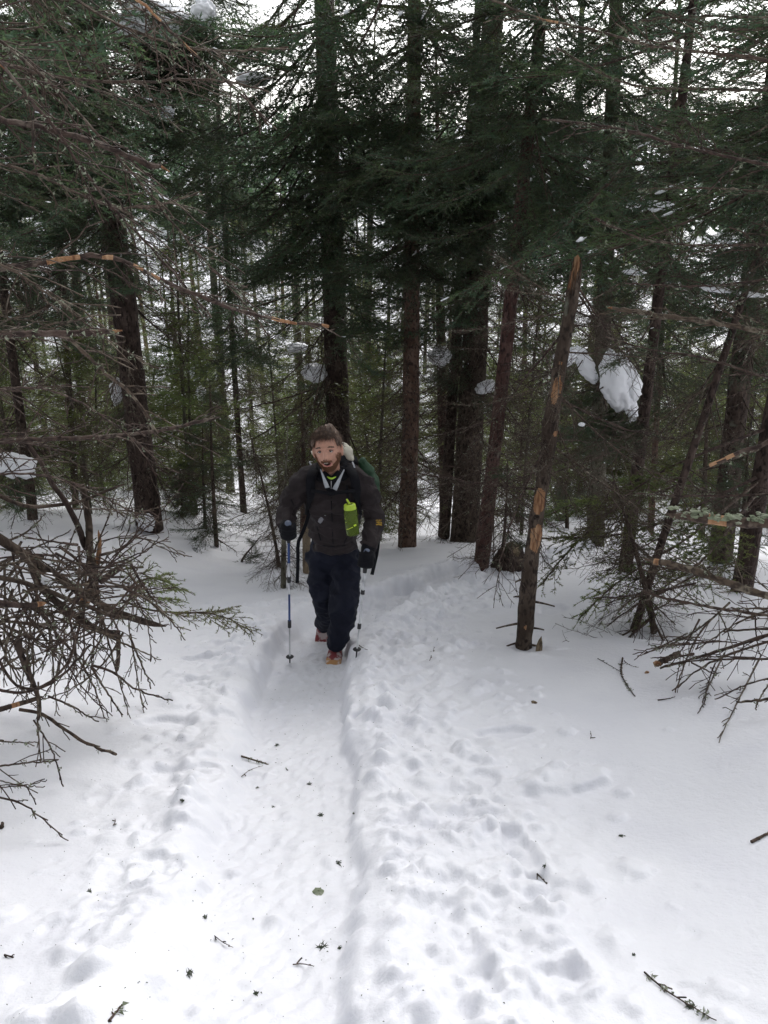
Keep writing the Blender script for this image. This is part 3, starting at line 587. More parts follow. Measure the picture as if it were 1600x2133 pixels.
# ------------------------------------------------------------------ limbs reaching into the view from trees beside the frame
def W(pts):
    return [onpix(p[0], p[1]) + np.array([0, 0, p[3] if len(p) > 3 else 0]) if p[2] is None else P(*p[:3]) for p in pts]
def limb(root, pts, rpx, rg, name='branch', label=None, mats=None, world=False, **kw):
    w_ = W(pts) if not world else [np.array(p, float) for p in pts]; o = np.array(root.location) if root is not None else w_[0]
    rr = [r_ * depth(w_[min(int(k * (len(w_) - 1)), len(w_) - 1)]) / FPX / 2 for k, r_ in zip((.3, 1), rpx)]
    mb = MB(); gen_branch(mb, [p - o for p in w_], rr[0], max(rr[1], .0022), rg, **kw)
    return obj(name, mb.mesh(name, mats or BR), root, label=label, loc=(0, 0, 0) if root is not None else o)
def bare_tree(x, y, r, H, label, seed, matl=None):
    b = np.array([x, y, G(x, y)]); root = obj('spruce_tree', None, None, b, label, 'tree'); me, C, rr = trunk_mesh('trunk', [(0, 0, -.4), (.03, .02, H * .5), (0, 0, H)], [r, r * .6, .012], [matl or M_BARK, M_PEEL], 18, .09, .06, seed); obj('trunk', me, root)
    obj('crown', UPPER, root, (0, 0, 4.8)).scale = (1, 1, (H - 4.8) / 6); return root, b
rg = np.random.default_rng(600)
LT, lb = bare_tree(-2.75, 3.1, .10, 10, 'near spruce at the left edge sending long bare peeled limbs across the view', 61)
def tk(bt, z, dy=0): return (float(bt[0]), float(bt[1] + dy), float(z))
KW = dict(live=False, ang=58, start=.12, ter_len=.10, roll=.5, gnarl=.0022, sides=9, n=80, droop=.1)
def llimb(pts, rpx, z, seed, root=None, bt=None, peel=None, lichen=40, sec_len=.42, sec_sp=.045, name='branch', label=None, live=False, **k2):
    rg = np.random.default_rng(seed); w_ = W(pts); root = root or LT; bt = bt if bt is not None else lb
    st = np.array([bt[0], bt[1], w_[0][2] + z]); kw = dict(KW); kw.update(k2); kw['live'] = live
    return limb(root, [st] + w_, rpx, rg, name, label, world=True, peel=peel, lichen=lichen, sec_len=sec_len, sec_sp=sec_sp, ter_sp=.05, **kw)
llimb([(40, -160, 2.9), (270, -20, 3.0), (335, 45, 3.1), (385, 95, 3.2), (440, 145, 3.3), (500, 190, 3.4), (560, 262, 3.5)], (11, 4), .3, 701, peel=[(.66, .70), (.72, .80), (.83, .85)])
llimb([(-60, 40, 3.0), (60, 130, 3.1), (160, 230, 3.2), (250, 330, 3.3), (340, 440, 3.4), (420, 540, 3.5), (500, 620, 3.7), (560, 700, 3.8)], (9, 3), .3, 702, lichen=70)
llimb([(-80, 225, 2.8), (0, 250, 2.9), (80, 262, 3.0), (180, 290, 3.1), (262, 325, 3.15), (352, 358, 3.2)], (16, 12), .1, 703, lichen=60, peel=[(.985, 1.1), (.60, .61)], sec_len=.3)
llimb([(-90, 60, 2.7), (0, 130, 2.8), (70, 215, 2.9), (120, 275, 3.0), (165, 345, 3.0), (230, 430, 3.1), (330, 530, 3.2), (440, 660, 3.3)], (13, 4), .3, 704, lichen=90, peel=[(.52, .56), (.58, .62)])
llimb([(-100, 575, 2.8), (80, 548, 2.9), (200, 527, 3.0), (262, 545, 3.05), (310, 570, 3.1), (370, 600, 3.2), (480, 643, 3.3), (600, 672, 3.4), (685, 678, 3.5)], (15, 7), .1, 705, lichen=25, sec_len=.34, peel=[(.60, .645), (.665, .675), (.70, .71), (.725, .745), (.90, .95), (.985, 1.1)])
llimb([(-120, 500, 2.6), (0, 545, 2.7), (80, 600, 2.8), (150, 650, 2.9), (240, 720, 3.0), (330, 770, 3.1)], (10, 3), .1, 706, lichen=30)
llimb([(-100, 700, 2.7), (60, 690, 2.8), (140, 702, 2.9), (168, 728, 2.9), (235, 790, 3.0), (285, 830, 3.1), (325, 905, 3.1)], (12, 6), .0, 707, lichen=25, peel=[(.62, .66)])
llimb([(-100, 705, 2.4), (40, 695, 2.5), (110, 692, 2.55), (180, 694, 2.6), (256, 690, 2.65)], (17, 13), .0, 708, lichen=80, peel=[(.97, 1.1), (.80, .83)], sec_len=.3)
llimb([(-100, 930, 3.5), (40, 915, 3.7), (200, 912, 3.9), (330, 900, 4.1), (460, 868, 4.3)], (17, 7), -.1, 709, lichen=40, sec_len=.6, sec_sp=.04)
llimb([(-100, 330, 3.2), (60, 350, 3.4), (190, 420, 3.6), (300, 440, 3.8), (420, 400, 4.0)], (9, 4), .2, 710, lichen=40)
llimb([(-100, 830, 3.0), (60, 800, 3.3), (160, 830, 3.5), (260, 900, 3.7), (330, 960, 3.8)], (9, 3), .2, 711, lichen=20)
llimb([(-100, 1000, 3.0), (60, 980, 3.2), (170, 1010, 3.4), (300, 1080, 3.6)], (8, 3), .1, 712, lichen=20)
llimb([(-100, -120, 3.4), (100, -40, 3.6), (250, 60, 3.8), (420, 110, 4.0), (600, 100, 4.2)], (10, 4), .2, 713, sec_len=.6, lichen=20)
llimb([(-100, 100, 3.4), (100, 160, 3.8), (260, 175, 4.0), (430, 160, 4.2), (560, 190, 4.4)], (12, 4), .2, 714, sec_len=.6, lichen=20)
RT, rb_ = bare_tree(3.1, 3.7, .11, 10, 'near spruce at the right edge whose bare lichen covered limbs cross the view', 62)
def rlimb(pts, rpx, z, seed, **k): return llimb(pts, rpx, z, seed, root=RT, bt=rb_, **k)
rlimb([(1720, 150, 3.7), (1600, 124, 3.7), (1470, 110, 3.8), (1330, 92, 3.9), (1240, 62, 4.0), (1150, 47, 4.1), (1080, 22, 4.2), (1000, -10, 4.2)], (13, 4), .2, 721, peel=[(.42, .47), (.55, .575), (.86, .9)], lichen=50)
rlimb([(1720, 360, 3.8), (1600, 346, 3.8), (1480, 318, 3.9), (1400, 300, 4.0), (1330, 275, 4.1), (1240, 258, 4.2), (1130, 250, 4.3)], (12, 4), .2, 722, peel=[(.50, .57)], lichen=60)
rlimb([(1720, 715, 3.8), (1600, 692, 3.8), (1450, 667, 3.9), (1350, 652, 4.0), (1265, 640, 4.1)], (14, 9), .1, 723, lichen=70, peel=[(.98, 1.1)], sec_len=.5)
rlimb([(1720, 880, 2.8), (1650, 905, 2.8), (1560, 935, 2.85), (1478, 968, 2.9)], (13, 9), .2, 724, lichen=20, peel=[(.80, .84), (.955, .975), (.985, 1.1)], sec_len=.15)
rlimb([(1720, 1095, 2.7), (1600, 1090, 2.8), (1520, 1087, 2.85), (1440, 1075, 2.9), (1385, 1070, 2.95)], (30, 20), 0, 725, lichen=260, peel=[(.90, .93)], sec_len=.28, sec_sp=.06, label='thick mossy limb with peeling reddish bark and pale green lichen')
rg = np.random.default_rng(777); mb = MB(); lp_ = resample(W([(1640, 1082, 2.8), (1560, 1079, 2.82), (1500, 1077, 2.85), (1440, 1067, 2.9), (1400, 1062, 2.94)]), 120)
for k in range(50):
    ball(mb, lp_[rg.integers(120)] - np.array(rb_) + rg.normal(0, 1, 3) * [.006, .012, .006], (rg.uniform(.006, .020), rg.uniform(.006, .014), rg.uniform(.003, .008)), 0, 7, 5, .9, None, k)
obj('lichen', mb.mesh('lichen', [M_LICHEN], False), RT, kind='stuff')
rlimb([(1700, 1272, 3.4), (1600, 1243, 3.5), (1500, 1208, 3.6), (1420, 1180, 3.7), (1342, 1163, 3.8)], (20, 13), 0, 726, lichen=30, peel=[(.95, .97)], sec_len=.5, label='broken dark limb with a split end')
rlimb([(1700, 1290, 3.5), (1600, 1282, 3.6), (1500, 1268, 3.7), (1400, 1250, 3.8), (1340, 1232, 3.9)], (9, 5), 0, 727, lichen=10, sec_len=.5)
rlimb([(1720, 500, 4.2), (1600, 510, 4.3), (1450, 512, 4.4), (1330, 500, 4.5), (1240, 455, 4.6)], (8, 4), .1, 728, lichen=50)
rlimb([(1720, 560, 4.4), (1600, 582, 4.5), (1450, 600, 4.6), (1300, 590, 4.8)], (8, 3), .1, 729, lichen=50)
rlimb([(1720, 800, 3.9), (1600, 790, 4.0), (1460, 740, 4.2), (1370, 735, 4.4), (1260, 700, 4.6)], (8, 3), .1, 730, lichen=30)
rlimb([(1720, 1020, 4.2), (1600, 1030, 4.3), (1450, 1035, 4.4), (1330, 1028, 4.6)], (9, 4), .0, 731, lichen=60, sec_len=.5)
rlimb([(1720, 180, 4.4), (1600, 190, 4.5), (1450, 185, 4.7), (1300, 182, 4.9), (1160, 100, 5.0)], (8, 4), .1, 732, live=True, sec_len=.42, start=.3, nsp=.008, nlen=.022, nw=.004, lichen=20)
rlimb([(1720, 420, 4.6), (1600, 400, 4.7), (1480, 390, 4.9), (1330, 395, 5.0)], (8, 4), .1, 733, live=True, sec_len=.45, start=.3, nsp=.008, nlen=.022, nw=.004)
rlimb([(1720, 20, 4.6), (1600, 40, 4.7), (1450, 30, 4.9), (1330, 45, 5.0)], (8, 4), .1, 734, live=True, sec_len=.42, start=.3, nsp=.008, nlen=.022, nw=.004)

# ------------------------------------------------------------------ the peeled snag in the foreground
sb = onpix(1090, 1348); Ys = sb[1]
sp = [P(u, v, Ys) - sb for u, v in [(1090, 1348), (1098, 1250), (1108, 1150), (1118, 1075), (1135, 980), (1146, 880), (1160, 800), (1178, 700), (1196, 590), (1204, 530)]]
sp = [np.array([sp[0][0], sp[0][1], -.35])] + sp; dz = depth(sb)
hz = lambda v: float(P(1100, v, Ys)[2] - sb[2]) + .35
me, C, r = trunk_mesh('trunk', sp, [k * dz / FPX / 2 for k in (37, 32, 30, 29, 28, 27, 24, 18)], [M_BARK, M_PEEL], 44, .010, .20, 5,
    [(hz(1146), hz(1088), 3.7, 5.35), (hz(1068), hz(1014), 3.9, 5.8), (hz(836), hz(781), 4.1, 5.4), (hz(905), hz(892), 3.7, 4.3), (hz(1304), hz(1293), 4.6, 4.85), (hz(758), hz(750), 4.6, 5.1), (hz(600), hz(560), 5.2, 6.0)], .16, 26, .25)
snag = obj('dead_snag', None, None, sb, 'leaning dead snag with orange patches of bare wood and a splintered top', 'dead tree'); obj('trunk', me, snag)
rg = np.random.default_rng(640)
for (v, az, L_) in [(1243, math.pi, .05), (1250, 0, .14), (1296, math.pi, .16), (1305, 0, .08), (1335, math.pi, .07), (1340, 0.1, .10), (1200, math.pi, .05), (1160, 2.6, .06), (1120, 0, .07)]:
    i_ = int(np.argmin(np.abs(C[:, 2] + .0 - (P(1100, v, Ys)[2] - sb[2])))); mb = MB(); d_ = np.array([math.cos(az), math.sin(az) - .2, rg.normal(-.05, .15)])
    tube(mb, [C[i_] + d_ * r[i_] * .7, C[i_] + d_ * (r[i_] + L_ * .5) + [0, 0, .004], C[i_] + d_ * (r[i_] + L_)], [.010, .007, .005], 6, 0); obj('broken_stub', mb.mesh('broken_stub', [M_TWIG]), snag)
for k in range(38):
    i_ = rg.integers(int(len(C) * .50), int(len(C) * .95)); az = rg.uniform(0, 6.28); add_branch(snag, DEAD[rg.integers(8)], C[i_] + np.array([math.cos(az), math.sin(az), 0]) * r[i_] * .7, az, rg.normal(-.1, .35), rg.uniform(.35, 1.25), rg, roll=rg.normal(0, .6))
mb = MB(); c_ = onpix(1121, 1356)
me2, _, _ = trunk_mesh('splinter', [(0, 0, -.15), (.005, 0, .03), (.012, 0, .075), (.017, 0, .125)], [.026, .028, .024, .012], [M_OLDW, M_OLDW], 9, .014, .16, 8, None, 0, 4)
obj('broken_stump', me2, None, c_, 'small weathered broken stump poking out of the snow beside the snag', 'stump')

# ------------------------------------------------------------------ stumps, poles and saplings behind the hiker
b = onpix(640, 1192); me, _, _ = trunk_mesh('s', [(0, 0, -.2), (0, 0, .25), (.01, 0, .52), (.03, 0, .74)], [.052, .048, .047, .035], [M_OLDW, M_OLDW], 18, .03, .07, 18, None, .1, 5); obj('broken_stump', me, None, b, 'pale barkless broken stump just behind the hiker', 'stump')
def sapling(u, v, top, wpx, label, seed, live=True, z0=.15, L0=.75, step=.17, per=3, mats=M_BARK, cat='sapling', dead=.2, lean_y=0, name='fir_sapling', Lt=.2, sc=1):
    b = onpix(u, v); r0 = wpx / 2 * depth(b) / FPX; t = P(top[0], top[1], b[1] + lean_y) - b; root = obj(name, None, None, b, label, cat); rg = np.random.default_rng(seed)
    me, C, r = trunk_mesh('trunk', [(0, 0, -.25), (0, 0, 0), (t[0] * .45 + rg.normal(0, .02), t[1] * .45, t[2] * .5), tuple(t)], [r0, r0 * .9, r0 * .6, .004], [mats, M_PEEL], 9, .06, .05, seed); obj('trunk', me, root); z = z0
    while z < t[2] * .98:
        f = z / t[2]
        for i in range(per):
            az = rg.uniform(0, 6.28); i_ = int(np.argmin(np.abs(C[:, 2] - z - rg.uniform(-.06, .06)))); L_ = (L0 * (1 - f) + Lt) * rg.uniform(.5, 1.15); lv = live and rg.random() > dead
            add_branch(root, (LIVE if lv else DEAD)[rg.integers(7)], C[i_], az, rg.normal(.05 if lv else -.05, .2), L_, rg, roll=rg.normal(0, .2))
        z += step
    TREES.append((b[0], b[1], .6)); return root, b
sapling(451, 1138, (437, 790), 9, 'thin dark stemmed fir sapling standing before bright snow left of the hiker', 801, L0=.9, dead=.35)
sapling(428, 1102, (422, 880), 7, 'shorter fir sapling just left of the thin dark stemmed one', 802, L0=.7, dead=.2)
#sapling(510, 1070, (493, 640), 11, 'tall skinny sapling with bare twigs between the thick left spruce and the hiker', 803, dead=.5, L0=.9, step=.2)
sapling(583, 1182, (520, 900), 7, 'leaning bare sapling close behind the hiker\'s hand', 804, live=False, L0=.5)
sapling(590, 1224, (600, 880), 11, 'slender bare pole tree rooted beside the hiker\'s raised hand', 805, live=False, L0=.35, step=.2, mats=M_BARKG, name='young_tree', cat='tree')
sapling(632, 1120, (628, 820), 14, 'narrow reddish trunk showing above the hiker\'s shoulder', 806, live=False, L0=.5, mats=M_BARKR, name='young_tree', cat='tree')
sapling(500, 1170, (545, 1115), 5, 'tiny fir seedling half buried in snow near the leaning sapling', 807, L0=.18, Lt=.10, step=.12, per=2)
sapling(380, 1075, (383, 960), 5, 'small twiggy seedling right of the thick left spruce', 808, live=True, L0=.4, Lt=.15, step=.09)
sapling(1044, 1186, (1058, 960), 8, 'thin dark sapling with bare side twigs behind the leaning reddish trunk', 809, dead=.8, L0=.55)
sapling(1078, 1088, (1090, 850), 9, 'thin dark pole in the gap left of the snag', 810, live=False, L0=.45, name='young_tree', cat='tree')
sapling(1366, 1316, (1275, 985), 13, 'dead sapling leaning left with curved bare side branches', 811, live=False, L0=.95, Lt=.3, step=.10, per=3, name='dead_sapling')
sapling(1182, 1100, (1176, 880), 8, 'slim green sapling right behind the snag', 812, L0=.8, dead=.1)
sapling(1540, 1190, (1560, 900), 12, 'small dark spruce in shade at the right edge', 813, L0=.9, dead=.3)
sapling(1462, 1120, (1475, 800), 12, 'dark young spruce between the leaning slim trunk and the thick right trunk', 814, L0=.9, dead=.3)
sapling(300, 1015, (330, 700), 9, 'young fir with dense green sprays behind the thick left spruce', 815, L0=1.2, dead=0, step=.13, per=4)
sapling(690, 1030, (560, 760), 9, 'young fir with green sprays in the gap left of the hiker\'s head', 816, L0=1.2, dead=0, step=.13, per=4)
sapling(790, 1030, (800, 740), 9, 'young fir with green sprays right of the hiker\'s head', 817, L0=1.2, dead=0, step=.13, per=4)
# low green boughs right of the snag
root, b = T['grey'][0], T['grey'][1]
GB, gb = bare_tree(3.3, 7.3, .09, 9, 'spruce at the right edge with low green boughs drooping to the snow', 63)
for k, (pts, sd) in enumerate([([(1420, 960, 7.0), (1330, 1010, 6.9), (1250, 1085, 6.7), (1180, 1150, 6.6), (1128, 1218, 6.5)], 1), ([(1400, 1080, 6.8), (1320, 1110, 6.7), (1230, 1120, 6.6), (1150, 1120, 6.6)], 2), ([(1440, 1120, 6.5), (1340, 1175, 6.3), (1270, 1225, 6.2), (1205, 1290, 6.2)], 3), ([(1400, 1000, 7.0), (1300, 1040, 7.0), (1200, 1045, 7.0), (1130, 1080, 7.0)], 4), ([(1460, 1180, 6.2), (1380, 1220, 6.1), (1320, 1290, 6.0)], 5)]):
    llimb(pts, (8, 3), .2, 820 + sd, root=GB, bt=gb, live=True, start=.3, sec_len=.62, sec_sp=.05, ter_len=.20, nsp=.0048, nlen=.026, nw=.0085, ang=50, roll=.3, lichen=6, mats=BR_LIT)

# ------------------------------------------------------------------ brush: left heap
hb = onpix(150, 1400); heap = obj('brush_heap', None, None, hb, 'tangled heap of dead curved branches and broken limbs at the left edge', 'brush heap')
def rlog(pts, rpx, sides=14, seed=0, mats=None, patches=None, name='log', root=heap, label=None):
    w_ = W(pts); o = np.array(root.location); rr = [q * depth(w_[min(k, len(w_) - 1)]) / FPX / 2 for k, q in enumerate(np.interp(np.linspace(0, 1, len(w_)), [0, 1], rpx))]
    mb = MB(); p = resample([x - o for x in w_], 40, 2); rd = np.interp(np.linspace(0, 1, 40), np.linspace(0, 1, len(rr)), rr); rd = rd * (1 + .10 * noise2(np.arange(40) * .8, np.arange(40) * 0. + seed))
    ms = np.zeros(39, np.int32); 
    for a, c in (patches or []): ms[(np.linspace(0, 1, 39) >= a) & (np.linspace(0, 1, 39) <= c)] = 3
    p += noise3(p * 6 + seed)[:, None] * .006; rd[-4:] *= np.array([.95, .8, .55, .2])
    tubes(mb, p[None], rd[None], sides, ms[None]); return obj(name, mb.mesh(name, mats or [M_BARK, M_NEEDLE, M_LICHEN, M_PEEL]), root, label=label)
rlog([(-60, 1085, 3.6), (60, 1160, 3.8), (170, 1235, 4.0), (270, 1290, 4.1), (345, 1305, 4.2)], (22, 13), seed=1)
rlog([(-60, 1180, 3.4), (100, 1230, 3.7), (220, 1280, 3.9), (330, 1300, 4.1)], (12, 7), seed=2)
rlog([(55, 1150, 3.9), (85, 1230, 3.9), (160, 1290, 3.9), (250, 1330, 4.0)], (18, 12), seed=3)
rlog([(-60, 1255, 3.3), (30, 1262, 3.4), (95, 1258, 3.5)], (15, 11), seed=4, patches=[(.88, 1)], label='broken limb with a pale splintered end')
rlog([(40, 1330, 3.8), (55, 1390, 3.8), (80, 1450, 3.8), (82, 1500, 3.8)], (13, 8), seed=5)
rlog([(-40, 1490, 3.3), (30, 1470, 3.4), (90, 1450, 3.5)], (12, 9), seed=6, patches=[(.45, .6)])
rlog([(245, 1320, 4.1), (248, 1370, 4.1), (243, 1400, 4.1)], (9, 8), seed=7, name='branch')
rlog([(175, 1255, 4.2), (195, 1200, 4.2), (208, 1140, 4.2), (204, 1105, 4.2)], (22, 5), seed=8, patches=[(0, 1)], name='splintered_stick', label='pale splintered upright stick')
rlog([(170, 1010, 4.2), (185, 1090, 4.2), (190, 1180, 4.1), (200, 1250, 4.1)], (12, 20), seed=9)
rlog([(50, 900, 4.0), (90, 980, 4.0), (150, 1060, 4.1), (185, 1150, 4.2)], (8, 14), seed=10)
rlog([(210, 1210, 3.8), (240, 1190, 3.8), (252, 1180, 3.8)], (14, 14), seed=12)
rlog([(-40, 1010, 3.9), (60, 1060, 4.0), (150, 1050, 4.1), (260, 1010, 4.2)], (10, 5), seed=14)
rg = np.random.default_rng(660)
def btw(pts, rpx, seed, live=False, **k):
    kw = dict(live=live, ang=48, start=.2, ter_len=.06, roll=1.0, gnarl=.003, sides=5, n=22, droop=.15, sec_len=.12, sec_sp=.05, ter_sp=.06, lichen=3); kw.update(k)
    return limb(heap, pts, rpx, np.random.default_rng(seed), **kw)
for k in range(125):
    u, v = rg.uniform(-30, 300), rg.uniform(1120, 1330); Y0 = rg.uniform(3.4, 4.4); L_ = rg.uniform(90, 300); a = rg.choice([rg.uniform(20, 100), rg.uniform(100, 200), rg.uniform(-60, 20)], p=[.5, .35, .15]); cv = rg.uniform(-90, 90)
    p = [(u, v, Y0)]; 
    for s_ in range(4):
        aa = math.radians(a + cv * s_ / 4); u += L_ / 4 * math.cos(aa); v += L_ / 4 * math.sin(aa); v = min(v, 1480 + .1 * u); Y0 += rg.normal(-.03, .05)
        g_ = onpix(min(max(u, -60), 700), max(v, 1010)); Yc = min(Y0, g_[1] - .03); p.append((u, v, Yc))
    if max(q[0] for q in p) > 400: continue
    btw(p, (rg.uniform(3.5, 7.5), 2), 900 + k)
for k, (pts, rp, kw) in enumerate([
    ([(40, 1478, 3.4), (90, 1485, 3.4), (135, 1522, 3.35), (190, 1555, 3.3), (243, 1571, 3.2)], (8, 6), dict(sec_len=.08, label='reddish curved twig')),
    ([(190, 1385, 3.7), (240, 1400, 3.7), (280, 1438, 3.7), (360, 1460, 3.65)], (6, 3), {}), ([(190, 1388, 3.7), (215, 1430, 3.7), (255, 1490, 3.6)], (6, 3), {}),
    ([(270, 1325, 3.9), (290, 1370, 3.85), (315, 1433, 3.8)], (5, 3), {}), ([(100, 1450, 3.5), (150, 1470, 3.5), (205, 1505, 3.45)], (5, 3), {}), ([(70, 1500, 3.3), (110, 1560, 3.2), (132, 1640, 3.1)], (4, 3), {}), ([(80, 1420, 3.4), (78, 1500, 3.3), (84, 1590, 3.2)], (4, 3), {}),
    ([(-40, 1300, 3.4), (20, 1420, 3.4), (60, 1440, 3.4), (110, 1420, 3.45), (150, 1370, 3.5), (165, 1300, 3.6)], (7, 5), {}), ([(-40, 1420, 3.2), (20, 1446, 3.25), (90, 1435, 3.3), (140, 1400, 3.4), (190, 1340, 3.5)], (7, 5), {}),
    ([(30, 1300, 3.6), (5, 1360, 3.6), (30, 1400, 3.55), (90, 1370, 3.6)], (7, 5), {}), ([(-30, 1600, 2.9), (40, 1590, 3.0), (122, 1583, 3.05)], (5, 3), dict(sec_len=.15)), ([(-30, 1655, 2.7), (50, 1672, 2.75), (95, 1712, 2.7), (142, 1754, 2.65)], (5, 2.5), dict(sec_len=.04)),
    ([(-30, 1640, 2.8), (30, 1640, 2.8), (100, 1625, 2.85)], (3, 2), dict(sec_len=.1)), ([(-30, 1615, 2.8), (30, 1636, 2.8), (95, 1640, 2.8)], (3, 2), dict(sec_len=.1)), ([(-20, 1540, 3.0), (30, 1548, 3.0), (78, 1546, 3.0)], (4, 2), dict(sec_len=.07)),
    ([(250, 1215, 4.1), (280, 1190, 4.1), (310, 1200, 4.2), (350, 1225, 4.3), (390, 1228, 4.4)], (3, 2), {}), ([(200, 1130, 4.4), (280, 1110, 4.4), (340, 1145, 4.5), (400, 1160, 4.6)], (3, 2), {}), ([(150, 1060, 4.4), (250, 1060, 4.5), (330, 1080, 4.6)], (4, 2), dict(sec_len=.3))]):
    lab = kw.pop('label', None); o_ = btw(pts, rp, 1000 + k, **kw)
    if lab: o_['label'] = lab
for k, pts in enumerate([[(255, 1250, 4.1), (300, 1270, 4.1), (380, 1278, 4.1), (430, 1275, 4.1), (480, 1290, 4.05), (528, 1318, 4.0)], [(265, 1260, 4.1), (280, 1215, 4.15), (288, 1175, 4.2)], [(280, 1215, 4.15), (320, 1200, 4.2), (355, 1215, 4.3)], [(250, 1240, 4.1), (300, 1240, 4.1), (360, 1250, 4.15)]]):
    btw(pts, (5, 2.5), 1040 + k, live=True, mats=BR_LIT, sec_len=(.26 if k else .24), sec_sp=.020, ter_sp=.022, ter_len=.08, nsp=.004, nlen=.015, nw=.0045, start=(.35 if k == 0 else .1), roll=.4, lichen=0)

# ------------------------------------------------------------------ brush: right pile
pb = onpix(1560, 1400); pile = obj('brush_heap', None, None, pb, 'fan of thin bare branches lying on the snow at the right edge', 'brush heap')
def rtw(pts, rpx, seed, **k):
    kw = dict(live=False, ang=42, start=.15, ter_len=.10, roll=.9, gnarl=.003, sides=5, n=24, droop=.1, sec_len=.20, sec_sp=.08, ter_sp=.09, lichen=4); kw.update(k)
    return limb(pile, pts, rpx, np.random.default_rng(seed), **kw)
for k, (pts, rp, kw) in enumerate([
    ([(1680, 1300, 4.3), (1560, 1335, 4.4), (1450, 1372, 4.5), (1375, 1392, 4.5)], (10, 5), {}), ([(1680, 1315, 4.2), (1570, 1345, 4.3), (1470, 1380, 4.35), (1400, 1440, 4.2)], (7, 3), {}),
    ([(1680, 1375, 4.1), (1560, 1372, 4.3), (1440, 1375, 4.4), (1380, 1390, 4.4)], (6, 3), {}), ([(1680, 1250, 4.5), (1540, 1290, 4.6), (1450, 1355, 4.5)], (6, 3), {}), ([(1680, 1310, 4.6), (1580, 1310, 4.6), (1505, 1315, 4.7)], (6, 4), dict(sec_len=.15)),
    ([(1480, 1290, 5.0), (1430, 1330, 4.9), (1340, 1362, 4.8)], (4, 3), dict(lichen=40, sec_len=.12)), ([(1418, 1360, 4.6), (1385, 1375, 4.6), (1365, 1385, 4.55)], (14, 12), dict(lichen=10, sec_len=.05, peel=[(.8, 1.1)])),
    ([(1440, 1380, 4.45), (1500, 1410, 4.3), (1480, 1390, 4.3)], (4, 2), {}), ([(1680, 1400, 3.9), (1600, 1412, 3.95), (1540, 1430, 3.9), (1490, 1458, 3.85)], (4, 3), dict(sec_len=.05)), ([(1680, 1450, 3.7), (1600, 1456, 3.75), (1534, 1463, 3.75)], (7, 5), dict(sec_len=.06)),
    ([(1620, 1400, 3.9), (1590, 1440, 3.85), (1572, 1478, 3.7)], (4, 3), dict(sec_len=.04)), ([(1520, 1255, 5.0), (1460, 1310, 4.8), (1430, 1370, 4.6), (1407, 1442, 4.25)], (5, 3), {}),
    ([(1330, 1240, 5.3), (1300, 1260, 5.3), (1275, 1290, 5.3)], (4, 2), {}), ([(1480, 1180, 5.2), (1390, 1230, 5.3), (1320, 1260, 5.35), (1265, 1305, 5.4)], (5, 3), dict(sec_len=.35)), ([(1450, 1215, 5.2), (1380, 1230, 5.3), (1300, 1243, 5.4), (1235, 1246, 5.4)], (6, 3), dict(sec_len=.35))]):
    rtw(pts, rp, 1100 + k, **kw)
for k in range(17):
    u, v = rg.uniform(1400, 1660), rg.uniform(1240, 1380); L_ = rg.uniform(90, 230); a = rg.uniform(130, 200) if rg.random() < .75 else rg.uniform(60, 120); cv = rg.uniform(-25, 25); Y0 = rg.uniform(4.2, 5.0); p = [(u, v, min(Y0, onpix(min(u, 1590), v)[1] - .05))]
    for s_ in range(3):
        aa = math.radians(a + cv * s_ / 3); u += L_ / 3 * math.cos(aa); v += L_ / 3 * math.sin(-aa if a > 120 and k % 2 else aa) * (.6 if a > 120 else 1); Y0 -= .03; p.append((u, v, min(Y0, onpix(min(u, 1590), v)[1] - .03)))
    rtw(p, (rg.uniform(3, 6), 2), 1200 + k)

# ------------------------------------------------------------------ snow lying on boughs
def clump(u, v, Y, wpx, hpx, label, seed, lobes=1, tilt=0, root=None, under=3, dpt=.8):
    c = P(u, v, Y); k = depth(c) / FPX; mb = MB(); rg = np.random.default_rng(seed); R_ = np.array(Matrix.Rotation(tilt, 3, 'Y'))
    ball(mb, (0, 0, 0), (wpx * k / 2, wpx * k / 2 * dpt, hpx * k / 2), 0, 48, 32, .22, R_, seed)
    for i in range(lobes): ball(mb, R_ @ np.array([rg.uniform(-.35, .35) * wpx * k, rg.uniform(-.2, .2) * wpx * k, rg.uniform(-.4, .2) * hpx * k]), (wpx * k * .32, wpx * k * .3, hpx * k * .33), 0, 20, 14, .3, R_, seed + i + 1)
    obj('snow_clump', mb.mesh('snow_clump', [M_CLUMP]), None, c, label, 'snow')
    if root is not None:
        o = np.array(root.location); hd = math.atan2(c[1] - o[1], c[0] - o[0])
        for i in range(under):
            az = hd + rg.normal(0, .5) if under < 6 else rg.uniform(0, 6.28); L_ = max(.45, wpx * k * 1.5) * rg.uniform(.8, 1.3); pit = rg.normal(-.35, .25)
            st = c - o + np.array([0, 0, -hpx * k * .42]) - np.array([math.cos(az), math.sin(az), 0]) * L_ * .45; add_branch(root, LIVE[rg.integers(7)], st, az, pit, L_, rg, roll=rg.normal(0, .3))
Yg = 8.3
clump(1286, 790, Yg, 72, 118, 'big white snow lump, right lobe of the heart shaped pair', 1, 2, -.22, SR3[0], 5)
clump(1222, 762, Yg + .1, 34, 84, 'slanting snow lump, left lobe of the heart shaped pair', 2, 1, -.55, SR3[0], 4)
for k in range(16):
    c_ = P(rg.uniform(1245, 1310), rg.uniform(835, 880), Yg + .15); add_branch(SR3[0], LIVE[rg.integers(7)], c_ - np.array(SR3[0].location), rg.uniform(2.2, 4.6), rg.normal(-.5, .4), rg.uniform(.45, .75), rg, roll=rg.normal(0, .5))
clump(1316, 850, Yg, 24, 60, 'hanging tail of snow below the big white lump', 3, 1, -.2, SR3[0], 3)
clump(1178, 742, Yg - .2, 44, 34, 'small grey snow patch behind the snag', 4, 1, 0, T['r1'][0], 3)
